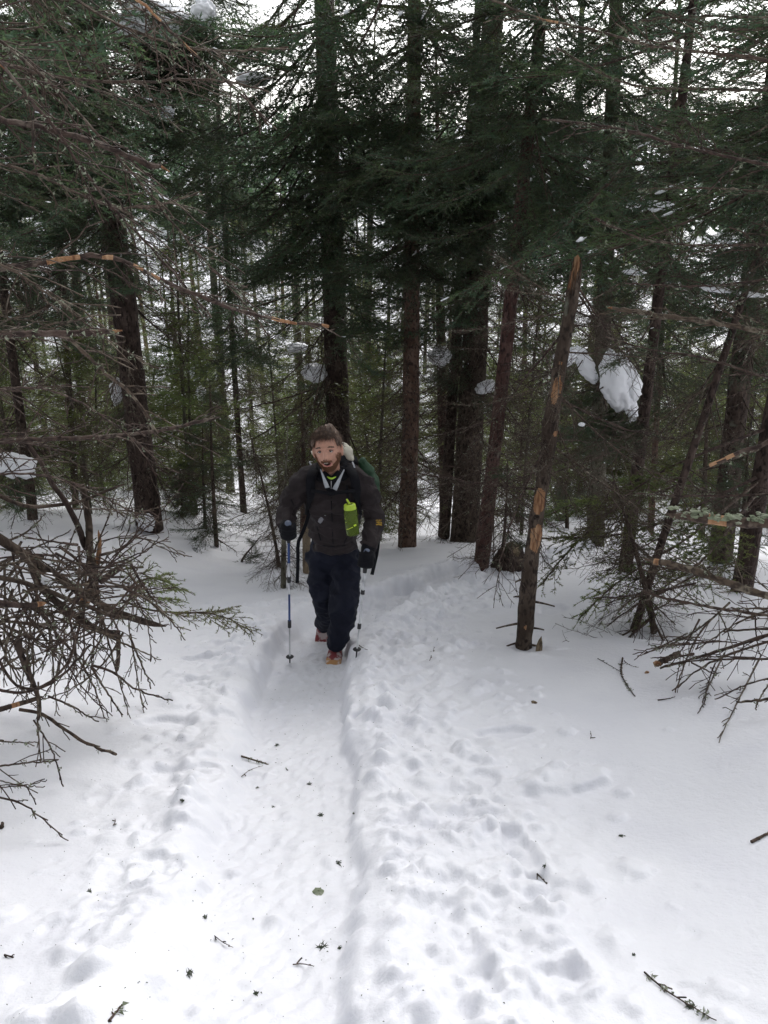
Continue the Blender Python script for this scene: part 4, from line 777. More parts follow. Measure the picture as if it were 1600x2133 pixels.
clump(1072, 298, T['thick'][1][1] - .6, 82, 62, 'rounded snow lump high among the dark boughs above the leaning trunk', 5, 2, -.3, T['thick'][0], 8)
clump(1112, 362, T['thick'][1][1] - .6, 20, 34, 'small snow streak just below the high rounded lump', 6, 1, -.4, T['thick'][0], 5)
clump(916, 742, T['thin'][1][1] - .3, 44, 42, 'snow lump between the slim trunks right of the hiker', 7, 1, -.3, T['thin'][0], 4)
clump(1012, 806, T['thick'][1][1] - .45, 42, 26, 'thin snow cap on the thickest trunk of the cluster', 8, 1, -.5, T['thick'][0], 4)
clump(655, 776, T['centre'][1][1] - .1, 46, 40, 'snow lump left of the straight trunk above the hiker\'s head', 9, 1, 0, T['centre'][0], 4)
clump(1370, 430, 8.4, 50, 22, 'flat snow pad on a green bough near the right edge', 10, 1, 0, SR3[0], 4)
clump(1320, 428, 8.4, 26, 12, 'little snow pad left of the flat pad on the green bough', 11, 1, 0, SR3[0], 2)
clump(1322, 566, 8.2, 48, 12, 'long thin snow strip on a bough beneath the flat snow pad', 12, 1, .1, SR3[0], 3)
clump(1488, 602, 6.2, 60, 12, 'sloping snow strip along a bough at the right', 13, 2, .12, SRt[0], 3)
clump(1560, 614, 6.2, 60, 9, 'last thin snow strip before the right edge', 14, 1, .03, SRt[0], 2)
clump(330, 48, T['left'][1][1] - .3, 150, 80, 'large snow mass seen through dark twigs at the top left', 15, 3, .2, T['left'][0], 22)
clump(425, 24, T['left'][1][1] - .3, 50, 44, 'snow patch beside the large snow mass at the top', 16, 1, 0, T['left'][0], 6)
clump(525, 166, T['centre'][1][1] - .6, 66, 30, 'snow patch on a bough left of the straight trunk near the top', 17, 1, 0, T['centre'][0], 5)
clump(348, 235, T['left'][1][1] - .6, 30, 30, 'small dim snow patch beside the thick left spruce', 18, 1, 0, T['left'][0], 5)
clump(30, 970, 9.4, 90, 46, 'wide snow mound caught on the brush at the left edge', 19, 2, .2, SL2[0], 4)
clump(245, 812, T['left'][1][1] + .6, 30, 48, 'white snow lump peeping out left of the thick spruce trunk', 20, 1, 0, T['left'][0], 3)
clump(884, 548, T['thin'][1][1] - .2, 22, 34, 'small dangling snow piece between the slim trunks high up', 21, 1, -.2, T['thin'][0], 3)
clump(100, 1204, 3.75, 26, 20, 'tiny snow pad resting on a broken limb in the brush heap', 22, 1, .4)
clump(304, 1086, T['left'][1][1] - .28, 36, 34, 'snow stuck to the foot of the thick left spruce', 23, 1, 0)
clump(1212, 884, 7.0, 14, 8, 'tiny snow dab on a twig right of the snag', 24, 1, 0, GB, 1)
clump(620, 722, 14.5, 40, 16, 'snow dusted bough left of the straight trunk at mid height', 25, 2, 0, T['centre'][0], 2)
clump(418, 818, 15, 22, 24, 'small bright snow lump far back between the left trunks', 26, 1, 0)
clump(398, 765, 15, 14, 34, 'upright snow streak far back between the left trunks', 27, 1, 0)
# snow-laden bent bough at the hiker's pack side
c = onpix(822, 1062); bush = obj('bent_bough', None, None, c, 'low bent bough under snow between the hiker and the slim reddish trunk', 'bough')
for (u0, v0, u1, v1) in [(800, 1015, 838, 1030), (806, 1028, 840, 1018)]: limb(bush, [(u0, v0, c[1]), ((u0 + u1) / 2, (v0 + v1) / 2 - 5, c[1]), (u1, v1, c[1]), (u1 + 4, v1 + 28, c[1])], (9, 3), rg, live=True, sec_len=.15, sec_sp=.03, ter_len=.05, ter_sp=.03, nsp=.006, nlen=.02, nw=.004)
for (u, v) in [(806, 1030), (814, 1032), (826, 1024)]: limb(bush, [(u, v, c[1]), (u - 2, v + 14, c[1]), (u - 3, 1061, c[1])], (4, 3), rg, live=False, sec_len=.06, lichen=0)
clump(818, 1012, c[1], 46, 16, 'snow strip lying on the low bent bough beside the backpack', 28, 1, .25)
b = onpix(1062, 1180); me, _, _ = trunk_mesh('s', [(0, 0, -.1), (0, 0, .1), (.02, 0, .30)], [.17, .14, .07], [M_BARK, M_OLDW], 18, .03, .2, 28, None, .2, 4); obj('broken_stump', me, None, b, 'low dark root stump in the snow hollow left of the snag', 'stump')

# ------------------------------------------------------------------ litter on the snow
def ground_twig(pts, r, label, seed, name='fallen_twig', cat='twig', lift=.006, **k):
    w_ = [onpix(u, v) + [0, 0, lift] for u, v in pts]; kw = dict(live=False, ang=50, start=.1, ter_len=.02, roll=.4, gnarl=.001, sides=6, n=16, droop=0, sec_len=.02, sec_sp=.02, ter_sp=.05); kw.update(k)
    mb = MB(); gen_branch(mb, [p - w_[0] for p in w_], r, r * .5, np.random.default_rng(seed), **kw); obj(name, mb.mesh(name, BR), None, w_[0], label, cat)
ground_twig([(503, 1577), (545, 1590), (600, 1606)], .005, 'knobbly lichen spotted twig lying across the trail', 1, lichen=8, sec_len=.012, sec_sp=.008)
ground_twig([(503, 1620), (520, 1605), (548, 1597)], .0018, 'thin forked twig touching the knobbly one on the trail', 2, sec_sp=.03)
ground_twig([(1342, 2028), (1380, 2062), (1415, 2085), (1450, 2105), (1492, 2130)], .003, 'slender twig with a lichen tuft near the lower right corner', 3, lichen=14, sec_len=.04, sec_sp=.03)
ground_twig([(1565, 1756), (1585, 1745), (1625, 1725)], .007, 'short dark stick cut off by the right edge', 4)
ground_twig([(1118, 1822), (1128, 1832), (1139, 1843)], .003, 'short dark twig below the boot hollow', 5)
ground_twig([(1297, 1372), (1292, 1402), (1303, 1425), (1322, 1452)], .006, 'crooked lichen covered twig on the smooth snow', 6, lichen=10, sec_len=.015, sec_sp=.012)
ground_twig([(1245, 1373), (1275, 1390), (1295, 1402)], .0025, 'thin bent twig left of the crooked one', 7, sec_sp=.04)
ground_twig([(1300, 1378), (1312, 1388), (1330, 1392)], .0022, 'thin twig right of the crooked one', 8, sec_sp=.03)
ground_twig([(1370, 1460), (1390, 1458), (1406, 1453)], .004, 'short straight twig below the fan of branches', 9, sec_sp=.05)
ground_twig([(447, 1952), (465, 1966), (485, 1976)], .0017, 'wiry little twig with a dark red bud on the trail', 10, sec_sp=.03)
ground_twig([(228, 2130), (240, 2115), (255, 2095)], .004, 'short grey twig at the bottom edge', 11, lichen=4)
ground_twig([(1230, 1540), (1232, 1532), (1229, 1524)], .002, 'tiny splinter on the smooth snow', 12, sec_sp=.05)
ground_twig([(236, 1722), (241, 1714), (240, 1708)], .002, 'tiny curled twig on the left snow', 13, sec_sp=.05)
ground_twig([(610, 2012), (632, 2010), (655, 2016)], .002, 'snow dusted thin twig near the bottom of the trail', 14, sec_sp=.05)
ground_twig([(895, 1378), (905, 1350), (912, 1330)], .002, 'fine twig sticking from the snow hollow right of the hiker', 15, sec_sp=.05)
ground_twig([(748, 1345), (756, 1352), (766, 1356)], .003, 'small dark chip beside the right hand pole tip', 16, sec_sp=.05)
ground_twig([(-10, 1722), (4, 1728), (6, 1716)], .012, 'dark bark scrap at the left edge', 17, sec_sp=.1)
ground_twig([(10, 1992), (25, 1996), (30, 1990)], .003, 'small brown twig near the lower left edge', 18, sec_sp=.02)
for k, (u, v, s) in enumerate([(577, 1553, .016), (644, 1634, .015), (669, 1699, .020), (705, 1800, .019), (671, 1974, .022), (393, 2028, .018), (426, 1912, .014), (536, 1642, .008), (569, 1682, .009), (738, 1696, .008), (1294, 1742, .014), (1135, 1805, .011), (534, 2070, .011), (186, 1858, .012), (1440, 2098, .02), (708, 1976, .008), (380, 1668, .012), (1320, 1990, .006)]):
    rg = np.random.default_rng(1300 + k); p = onpix(u, v) - [0, 0, .003]; s *= .8; mb = MB(); n_ = 26; b0 = rg.normal(0, s * .35, (n_, 3)) * [1, 1, .3] + [0, 0, .006]; d_ = rg.normal(0, 1, (n_, 3)) * [1, 1, .35]; d_ = unit(d_) * s; w2 = unit(np.cross(d_, [0, 0, 1])) * .0022
    mb.add(np.stack([b0 - w2, b0 + w2, b0 + d_], 1).reshape(-1, 3), np.arange(3 * n_).reshape(-1, 3), 0); tube(mb, [(-s, 0, .004), (0, 0, .007), (s * .7, s * .4, .004)], .0018, 4, 0)
    obj('needle_tuft', mb.mesh('needle_tuft', [M_DARKLITTER]), None, p, 'small dark tuft of spruce needles fallen on the snow', 'needle tuft', 'needle tufts fallen on the snow')
for k, (u, v, s, lab) in enumerate([(663, 1858, .020, 'yellow green lichen scrap on the trail'), (1113, 1464, .017, 'small brown lichen scrap on the smooth snow'), (1348, 1402, .016, 'rusty bark flake on the snow near the crooked twig')]):
    p = onpix(u, v); mb = MB(); ball(mb, (0, 0, .003), (s, s * .8, .007), 0, 12, 8, .5, None, k); obj('lichen_scrap' if k < 2 else 'bark_flake', mb.mesh('scrap', [[M_LICHEN, M_OLDW, M_PEEL][k]], False), None, p, lab, 'lichen' if k < 2 else 'bark')
rg = np.random.default_rng(1400); mb = MB(); n_ = 1000
y = 1.2 + 8 * rg.random(n_) ** 1.5; x = np.interp(y, TRAIL[:, 1], TRAIL[:, 0]) + rg.normal(0, .55, n_) - .1; z = bilin(x, y) + .0025; a = rg.uniform(0, 6.28, n_); s = rg.uniform(.001, .0042, n_); s[rg.random(n_) < .06] *= 1.8
d1 = np.stack([np.cos(a), np.sin(a), 0 * a], -1) * s[:, None]; d2 = np.stack([-np.sin(a), np.cos(a), 0 * a], -1) * (s * rg.uniform(.2, .6, n_))[:, None]; c = np.stack([x, y, z], -1); up_ = np.array([0, 0, .002])
mb.add(np.stack([c - d1, c + d2 + up_, c + d1, c - d2 + up_], 1).reshape(-1, 3), (np.arange(n_)[:, None, None] * 4 + np.array([[0, 1, 2], [0, 2, 3]])).reshape(-1, 3), 0)
obj('needle_litter', mb.mesh('needle_litter', [M_DARKLITTER]), label='fine dark needles and bark crumbs sprinkled on the snow', cat='needle litter', kind='stuff')
# ------------------------------------------------------------------ the hiker
F0 = onpix(697, 1376); YF = F0[1]
def J(u, v, dy): return P(u, v, YF + dy)
M_SKIN = mat('skin', (.40, .215, .15), .5, noise=[(40, (.47, .24, .17), .4, .65, 1), (16, (.33, .17, .12), .55, .7, 1)], bump=[(300, .15, .001, 'n')]); M_LIP = mat('lips', (.40, .14, .12), .45); M_MOUTH = mat('mouth_inside', (.03, .008, .008), .6)
M_HAIR = mat('hair', (.070, .041, .028), .6, noise=[(55, (.16, .10, .065), .5, .66, 1)]); M_BEARD = mat('beard', (.15, .072, .040), .65); M_EYE = mat('eye_white', (.34, .31, .30), .35); M_IRIS = mat('iris', (.03, .035, .03), .2); M_LASH = mat('lash_line', (.13, .065, .045), .6); M_TEETH = mat('teeth', (.36, .32, .27), .35)
M_JACKET = mat('jacket_cloth', (.019, .0145, .0155), .8, noise=[(6, (.028, .021, .022), .4, .7, 1)], bump=[(14, .5, .02, 'n'), (60, .35, .006, 'n'), (900, .2, .001, 'n')])
M_TROUS = mat('trouser_cloth', (.0035, .0048, .0125), .8, noise=[(5, (.006, .008, .019), .4, .7, 1)], bump=[(12, .5, .02, 'n'), (50, .35, .006, 'n')])
M_BLACK = mat('black_fabric', (.0028, .003, .0055), .9, bump=[(60, .5, .006, 'n'), (400, .3, .002, 'n')]); M_GREYLINE = mat('grey_lining', (.34, .36, .39), .7, bump=[(80, .3, .003, 'n')])
M_LIME = mat('lime_shirt', (.32, .50, .05), .8); M_GREEN = mat('green_nylon', (.016, .055, .024), .6, bump=[(18, .6, .02, 'n')]); M_CREAM = mat('cream_cloth', (.50, .48, .40), .8, bump=[(20, .6, .015, 'n')]); M_GREYF = mat('grey_patch', (.20, .20, .22), .7)
M_ALU = mat('aluminium', (.50, .51, .53), .35, metal=.7); M_BLUE = mat('blue_shaft', (.02, .05, .16), .35, metal=.3); M_RUB = mat('black_rubber', (.015, .015, .017), .6); M_KNOB = mat('grey_blue_knob', (.08, .10, .15), .55)
M_RED = mat('red_shoe', (.20, .045, .05), .7, noise=[(22, (.45, .38, .37), .46, .56, 1)], bump=[(60, .4, .004, 'n')]); M_TAN = mat('tan_toe', (.42, .23, .10), .7, noise=[(25, (.55, .48, .44), .55, .68, 1)]); M_GREYS = mat('grey_sole', (.12, .12, .13), .7); M_STEEL = mat('steel', (.4, .4, .42), .35, metal=.9)
M_YEL = mat('yellow_stitch', (.34, .21, .03), .7)
def eval_remesh(mb, name, mats, voxel, smooth=2, dec=None):
    me = mb.mesh(name + '_raw', mats); o = bpy.data.objects.new('tmp', me); COL.objects.link(o)
    m = o.modifiers.new('r', 'REMESH'); m.mode = 'VOXEL'; m.voxel_size = voxel; m.use_smooth_shade = True
    if smooth: s = o.modifiers.new('s', 'SMOOTH'); s.factor = .5; s.iterations = smooth
    if dec: d = o.modifiers.new('d', 'DECIMATE'); d.ratio = dec
    dg = bpy.context.evaluated_depsgraph_get(); ev = o.evaluated_get(dg); me2 = bpy.data.meshes.new_from_object(ev); me2.name = name
    bpy.data.objects.remove(o); bpy.data.meshes.remove(me)
    me2.calc_loop_triangles(); V = np.empty(len(me2.vertices) * 3, np.float32); me2.vertices.foreach_get('co', V); T_ = np.empty(len(me2.loop_triangles) * 3, np.int32); me2.loop_triangles.foreach_get('vertices', T_)
    bpy.data.meshes.remove(me2); return V.reshape(-1, 3).astype(float), T_.reshape(-1, 3)
def vnormals(V, F):
    n = np.cross(V[F[:, 1]] - V[F[:, 0]], V[F[:, 2]] - V[F[:, 0]]); N = np.zeros_like(V)
    for k in range(3): np.add.at(N, F[:, k], n)
    return unit(N)
def cap_tube(mb, pts, rx, ry=None, ref=(0, -1, 0), sides=20, n=18, m=0, sm=2):
    """closed elliptical tube: rx across, ry along ref."""
    p = resample(pts, n, sm); q = np.linspace(0, 1, n); rx = np.interp(q, np.linspace(0, 1, len(rx)), rx); ry = rx if ry is None else np.interp(q, np.linspace(0, 1, len(ry)), ry)
    T_ = unit(np.gradient(p, axis=0)); R_ = np.broadcast_to(np.array(ref, float), p.shape); U = unit(R_ - T_ * (R_ * T_).sum(-1, keepdims=True)); S = np.cross(T_, U)
    a = np.arange(sides) * 2 * np.pi / sides; V = (p[:, None] + S[:, None] * (np.cos(a)[None, :, None] * rx[:, None, None]) + U[:, None] * (np.sin(a)[None, :, None] * ry[:, None, None])).reshape(-1, 3)
    V = np.concatenate([V, [p[0] - T_[0] * min(rx[0], ry[0]) * .5, p[-1] + T_[-1] * min(rx[-1], ry[-1]) * .5]])
    i, j = np.meshgrid(np.arange(n - 1), np.arange(sides), indexing='ij'); j2 = (j + 1) % sides; A, B, D, E = i * sides + j, i * sides + j2, (i + 1) * sides + j2, (i + 1) * sides + j
    F = [np.stack([A, B, D], -1).reshape(-1, 3), np.stack([A, D, E], -1).reshape(-1, 3)]; jj = np.arange(sides); k2 = (jj + 1) % sides; N0 = n * sides
    F += [np.stack([k2, jj, np.full(sides, N0)], -1), np.stack([(n - 1) * sides + jj, (n - 1) * sides + k2, np.full(sides, N0 + 1)], -1)]
    mb.add(V, np.concatenate(F), m)

# joints (image left = the hiker's right)
Jt = dict(hip=J(694, 1150, .34), waist=J(694, 1120, .28), chest=J(690, 1035, .10), neck0=J(690, 988, .04), head=J(683, 935, -.03),
          shL=J(634, 1000, .10), elL=J(597, 1062, .08), wrL=J(596, 1098, -.12), shR=J(752, 1000, .10), elR=J(781, 1080, .10), wrR=J(768, 1140, -.12),
          hipL=J(664, 1150, .34), knL=J(676, 1238, .22), anL=J(672, 1305, .60), hipR=J(722, 1150, .34), knR=J(722, 1240, .08), anR=J(699, 1352, .06))
for k, v_ in Jt.items(): print(k, np.round(v_ - F0, 3))
person = obj('person', None, None, F0, 'hiker in dark shell jacket and navy trousers striding up the trail with two poles', 'person')
O = F0
def loc(p): return np.asarray(p, float) - O

# --- head, built around its own centre facing -Y
HC = J(683, 937, -.03); HR = Matrix.Rotation(math.radians(-6), 3, 'Y') @ Matrix.Rotation(math.radians(8), 3, 'X') @ Matrix.Rotation(math.radians(-7), 3, 'Z')
# tilt the face up toward the camera (X), roll (Y), turn slightly to image left (Z)
HR = Matrix.Rotation(math.radians(-7), 3, 'Z') @ Matrix.Rotation(math.radians(-9), 3, 'X') @ Matrix.Rotation(math.radians(-7), 3, 'Y')
HRn = np.array(HR); HS = 1.13
def head_surf(th, ph):
    """th from the top, ph around (0 = +X, -pi/2 = face)."""
    d = np.stack([np.sin(th) * np.cos(ph), np.sin(th) * np.sin(ph), np.cos(th)], -1)
    x, y, z = d[..., 0], d[..., 1], d[..., 2]
    a, b, c = .074, .095, .118
    p = np.stack([x * a, y * b, z * c], -1); front = sstep(0, .6, -y)
    # jaw narrows, back of the skull fuller, flatter cheeks
    low = sstep(.0, 1, -z); p[..., 0] *= 1 - .24 * low; p[..., 1] = np.where(p[..., 1] > 0, p[..., 1] * (1 - .45 * low), p[..., 1] * (1 - .10 * low))
    p[..., 1] += .012 * sstep(0, .8, y) * sstep(-.3, .6, z)
    X_, Z_ = p[..., 0], p[..., 2]
    def g(cx, cz, sx, sz, A): return A * np.exp(-((X_ - cx) / sx) ** 2 - ((Z_ - cz) / sz) ** 2) * front
    f = 0
    f = f + g(0, -.030, .0095, .012, .026) + g(0, -.010, .0070, .020, .016) + g(0, -.036, .015, .007, .010)              # nose
    f = f + g(-.030, .004, .016, .012, -.014) + g(.030, .004, .016, .012, -.014)                                           # sockets
    f = f + g(0, .020, .045, .007, .008) + g(-.040, -.022, .017, .018, .003) + g(.040, -.022, .017, .018, .003)            # brow, cheeks
    f = f + g(0, -.056, .022, .004, .005) + g(0, -.082, .017, .005, .006) + g(0, -.069, .019, .0075, -.020)                # lips and open mouth
    f = f + g(0, -.103, .020, .011, .008)                                                                                   # chin
    p[..., 1] -= f
    return p
nt_, np_ = 120, 120
th, ph = np.meshgrid(np.linspace(0.001, np.pi - .001, nt_), np.arange(np_) * 2 * np.pi / np_, indexing='ij'); HV = head_surf(th, ph).reshape(-1, 3)
i, j = np.meshgrid(np.arange(nt_ - 1), np.arange(np_), indexing='ij'); j2 = (j + 1) % np_; a, b, c, e = i * np_ + j, i * np_ + j2, (i + 1) * np_ + j2, (i + 1) * np_ + j
HF = np.concatenate([np.stack([a, e, c], -1).reshape(-1, 3), np.stack([a, c, b], -1).reshape(-1, 3)])
def hw(p): return np.asarray(p, float) * HS @ HRn.T + HC
def hand(mb, wr, grip_top, pole_dir, side, grow, scale=1.0):
    """a hand closed round the pole grip: palm beside the grip, four fingers and a thumb wrapped round it."""
    g = np.array(grip_top, float); pd = unit(np.array(pole_dir, float)); out = np.array([-side, 0, 0.0]); out = unit(out - pd * (out @ pd)); fw = np.cross(pd, out); fw = fw if fw[1] < 0 else -fw
    pal = g + pd * .055 + out * .030 - fw * .012
    cap_tube(mb, [np.array(wr), pal - fw * .035 - pd * .01, pal + fw * .006], [.030 + grow, .034 + grow, .036 + grow], [.026 + grow, .024 + grow, .020 + grow], ref=tuple(out), sides=14, n=10)
    for k, (off, ln) in enumerate([(.018, 1.0), (.039, 1.08), (.060, 1.02), (.079, .85)]):
        c_ = g + pd * off; r_ = .024 + grow * .8; pts = []
        for t_ in (-.25, .25, .75, 1.2, 1.65):
            an = math.pi * t_ * ln * .72; pts.append(c_ + out * math.cos(an) * r_ * 1.15 + fw * math.sin(an) * r_ * 1.25)
        cap_tube(mb, pts, [.0105 + grow, .0100 + grow, .0088 + grow, .0075 + grow], ref=tuple(pd), sides=10, n=14)
    tb = g - pd * .002; cap_tube(mb, [pal - pd * .02 - fw * .02, tb + out * .028 + fw * .004, tb + fw * .026, tb - out * .012 + fw * .027], [.014 + grow, .012 + grow, .0105 + grow, .009 + grow], ref=tuple(pd), sides=10, n=12)
gL, gR = J(601, 1092, -.20), J(764, 1151, -.20); tL, tR = onpix(604, 1381), onpix(742, 1369)
dL, dR = unit(tL - gL), unit(tR - gR)
bb = MB(); bb.add(hw(HV), HF, 0)
for s in (-1, 1):   # ears
    ec = np.array([s * .078, .006, -.008]); m_ = MB(); ball(m_, (0, 0, 0), (.011, .020, .034), 0, 18, 14); V_ = m_.V[0]; V_[:, 0] += -s * .006 * np.exp(-((V_[:, 1] / .010) ** 2 + (V_[:, 2] / .018) ** 2)); V_ = V_ @ np.array(Matrix.Rotation(s * .45, 3, 'Z')).T
    bb.add(hw(V_ + ec), m_.F[0], 0)
neckb = hw((0, .030, -.06)); cap_tube(bb, [neckb, (neckb + Jt['neck0']) / 2 + [0, .01, 0], Jt['neck0'] + [0, .03, -.03]], [.060, .058, .066], [.058, .060, .066])
cap_tube(bb, [Jt['neck0'] + [0, .03, .0], Jt['chest'] + [0, .06, .03], Jt['waist'] + [0, .02, 0], Jt['hip']], [.07, .115, .11, .11], [.06, .08, .08, .08])
for s, sh, el, wr, hp, kn, an in ((-1, 'shL', 'elL', 'wrL', 'hipL', 'knL', 'anL'), (1, 'shR', 'elR', 'wrR', 'hipR', 'knR', 'anR')):
    cap_tube(bb, [Jt['neck0'] + [s * .05, .08, -.03], Jt[sh] + [0, .02, -.01], (Jt[sh] + Jt[el]) / 2 + [s * .01, .01, 0], Jt[el] + [0, .005, 0], (Jt[el] + Jt[wr]) / 2, Jt[wr] + [0, .01, 0]], [.045, .042, .038, .034, .028, .022], sm=1, n=24)
    cap_tube(bb, [Jt[hp] + [0, 0, .03], Jt[kn], Jt[an]], [.06, .06, .05, .045, .035], sm=1, n=24)
    cap_tube(bb, [Jt[an] + [0, .04, 0], Jt[an] + [0, -.06, -.04] if s > 0 else Jt[an] + [0, 0, -.08]], [.03, .028], sm=0, n=6)
hand(bb, Jt['wrL'], gL, dL, -1 * -1, 0.0); hand(bb, Jt['wrR'], gR, dR, -1, 0.0)
V_, F_ = eval_remesh(bb, 'body', [M_SKIN], .0042, 1, .35)
# face materials by place on the head
hl = ((V_ - HC) @ HRn) / HS; fc = hl[F_].mean(1); M_ = np.zeros(len(F_), np.int32); fr = fc[:, 1] < -.045
ml = np.abs(fc[:, 0]) < .021 * np.sqrt(np.clip(1 - ((fc[:, 2] + .069) / .0105) ** 2, 0, 1)); M_[fr & ml & (np.abs(fc[:, 2] + .069) < .0105)] = 2
lp = (((fc[:, 0] / .026) ** 2 + ((fc[:, 2] + .069) / .0165) ** 2) < 1) & (M_ == 0) & fr; M_[lp] = 1
me = mesh_np('body', loc(V_), F_, [M_SKIN, M_LIP, M_MOUTH], M_); obj('body', me, person); print('body tris', len(F_))
def hobj(name, mb, mats, smooth=True, parent=None, label=None):
    mb.V = [loc(hw(v)) for v in mb.V]; return obj(name, mb.mesh(name, mats, smooth), parent or person, label=label)
for s in (-1, 1):
    mb = MB(); c_ = np.array([s * .0300, -.0695, .003]); ball(mb, c_, (.0125, .0118, .0115), 0, 18, 12); e_ = hobj('eye', mb, [M_EYE])
    mb = MB(); ball(mb, c_ + [0, -.0098, .0015], (.0064, .003, .0064), 0, 14, 8); hobj('iris', mb, [M_IRIS], parent=e_)
    mb = MB(); tube(mb, [c_ + [-.0145, -.004, -.002], c_ + [-.007, -.0128, .0066], c_ + [.004, -.0133, .0070], c_ + [.0145, -.004, -.001]], .0030, 6, 0, 10); hobj('eyelid', mb, [M_LASH])
    mb = MB(); rg = np.random.default_rng(5); n_ = 150; q = rg.random(n_); x_ = s * (.012 + .036 * q); z_ = .0225 + .005 * np.sin(q * 2.6) + rg.normal(0, .0018, n_); b_ = np.stack([x_, -.093 + .42 * x_ ** 2 * 16 + 0 * q, z_], -1); d_ = np.stack([s * .008 + 0 * q, -.0015 + .004 * q, .002 - .003 * q], -1); w_ = np.array([0, 0, .0011])
    mb.add(np.stack([b_ - w_, b_ + w_, b_ + d_], 1).reshape(-1, 3), np.arange(3 * n_).reshape(-1, 3), 0); hobj('eyebrow', mb, [M_HAIR])
mb = MB(); box(mb, (0, -.092, -.0605), (.022, .006, .0035), 0); hobj('teeth', mb, [M_TEETH])
for s in (-1, 1): mb = MB(); ball(mb, (s * .0062, -.1115, -.0405), (.0038, .004, .0028), 0, 10, 6); hobj('nostril_shade', mb, [M_MOUTH])  # dark balls stand in for the shade under the nose
# hair: strands combed forward and aside over a fitted cap
rg = np.random.default_rng(15)
def strands(mb, n_, th_, ph_, dirf, ln, wd, lift=0.0, segs=4):
    p0 = head_surf(th_, ph_) * 1.01 + (unit(head_surf(th_, ph_)) * (.020 * np.clip(1 - th_, 0, 1) ** .5)[:, None] if lift > .005 else 0); nrm = unit(p0 * [1 / .074 ** 2, 1 / .095 ** 2, 1 / .118 ** 2]); d_ = unit(dirf(p0, nrm)); L_ = ln * rg.uniform(.7, 1.2, n_); q = np.linspace(0, 1, segs); 
    pts = p0[:, None] + nrm[:, None] * (lift * rg.uniform(.4, 1.3, n_))[:, None, None] * np.sin(q * 2.2)[None, :, None] + d_[:, None] * (L_[:, None] * q[None])[..., None]
    pts[..., 2] -= .25 * (L_[:, None] * q[None] ** 2); tubes(mb, pts, wd * (1 - .75 * q[None]) * np.ones((n_, 1)), 3, 0)
mb = MB(); nc = 40; tc_, pc_ = np.meshgrid(np.linspace(0.001, 1.0, nc), np.arange(72) * 2 * np.pi / 72, indexing='ij'); lim = np.where(np.sin(pc_) < -.25, .68 + .26 * np.cos(pc_) ** 2 - .10 * np.cos(pc_) + .05 * np.sin(pc_ * 9) + .03 * np.sin(pc_ * 23), 1.75 + .25 * np.clip(np.sin(pc_), 0, 1)); lim = np.where(np.abs(np.cos(pc_)) > .85, 1.38, lim)
cv = head_surf(tc_ * lim, pc_); cv = cv + unit(cv) * (.006 + .020 * (1 - tc_)[..., None] ** .5) + unit(cv) * (.016 * noise3(cv * 30) * (1 - tc_ * .5) + .006 * noise3(cv * 90))[..., None]; i, j = np.meshgrid(np.arange(nc - 1), np.arange(72), indexing='ij'); j2 = (j + 1) % 72; a, b, c, e = i * 72 + j, i * 72 + j2, (i + 1) * 72 + j2, (i + 1) * 72 + j
mb.add(cv.reshape(-1, 3), np.concatenate([np.stack([a, e, c], -1).reshape(-1, 3), np.stack([a, c, b], -1).reshape(-1, 3)]), 0)
n_ = 2600; t_ = rg.uniform(.02, 1, n_) ** .6; p_ = rg.uniform(0, 2 * np.pi, n_); lm = np.where(np.sin(p_) < -.25, .80, np.where(np.abs(np.cos(p_)) > .8, 1.35, 1.55)); th_ = t_ * lm
strands(mb, n_, th_, p_, lambda p, n: np.stack([p[:, 0] * 4 - .25 + rg.normal(0, .25, n_), p[:, 1] * 3 - .35 + rg.normal(0, .25, n_), -p[:, 2] * 2.0 - .15 + rg.normal(0, .14, n_)], -1), .034, .0013, .009)
n_ = 700; p_ = rg.uniform(-2.55, -.6, n_); strands(mb, n_, np.full(n_, .66) + rg.normal(0, .10, n_), p_, lambda p, n: np.stack([p[:, 0] * 3 - .25 + rg.normal(0, .22, n_), -.35 + rg.normal(0, .12, n_), -.6 + rg.normal(0, .25, n_)], -1), .030, .0012, .014)
n_ = 160; strands(mb, n_, rg.uniform(.05, .9, n_), rg.uniform(-1.2, .6, n_), lambda p, n: n + np.stack([.5 + 0 * p[:, 0], 0 * p[:, 0], .2 + 0 * p[:, 0]], -1), .030, .0011, .0)
hobj('hair', mb, [M_HAIR])
mb = MB(); n_ = 9000; p_ = rg.uniform(-np.pi - .15, .15, n_); th_ = rg.uniform(1.65, 2.9, n_); pp = head_surf(th_, p_); ax = np.abs(pp[:, 0]); zz = pp[:, 2]
jaw = (zz < -.045 + .0 * ax) & (zz < -.085 + .95 * (ax - .020)) | (zz < -.084); mous = (ax < .030) & (zz < -.0475) & (zz > -.0585); hole = (ax < .027) & (zz > -.084) & (zz < -.0565); side = (ax > .052) & (zz < .0) & (rg.random(n_) < .55 * sstep(.0, -.05, zz) + .08) ; keep = ((jaw & (rg.random(n_) < .75)) | mous | side) & ~hole & (pp[:, 1] < .02)
th_, p_ = th_[keep], p_[keep]; n_ = len(th_); strands(mb, n_, th_, p_, lambda p, n: n * .45 + np.stack([rg.normal(0, .3, n_), rg.normal(0, .2, n_) - .1, -.8 + rg.normal(0, .2, n_)], -1), .0085, .00075, .001, 3)
hobj('beard', mb, [M_BEARD])

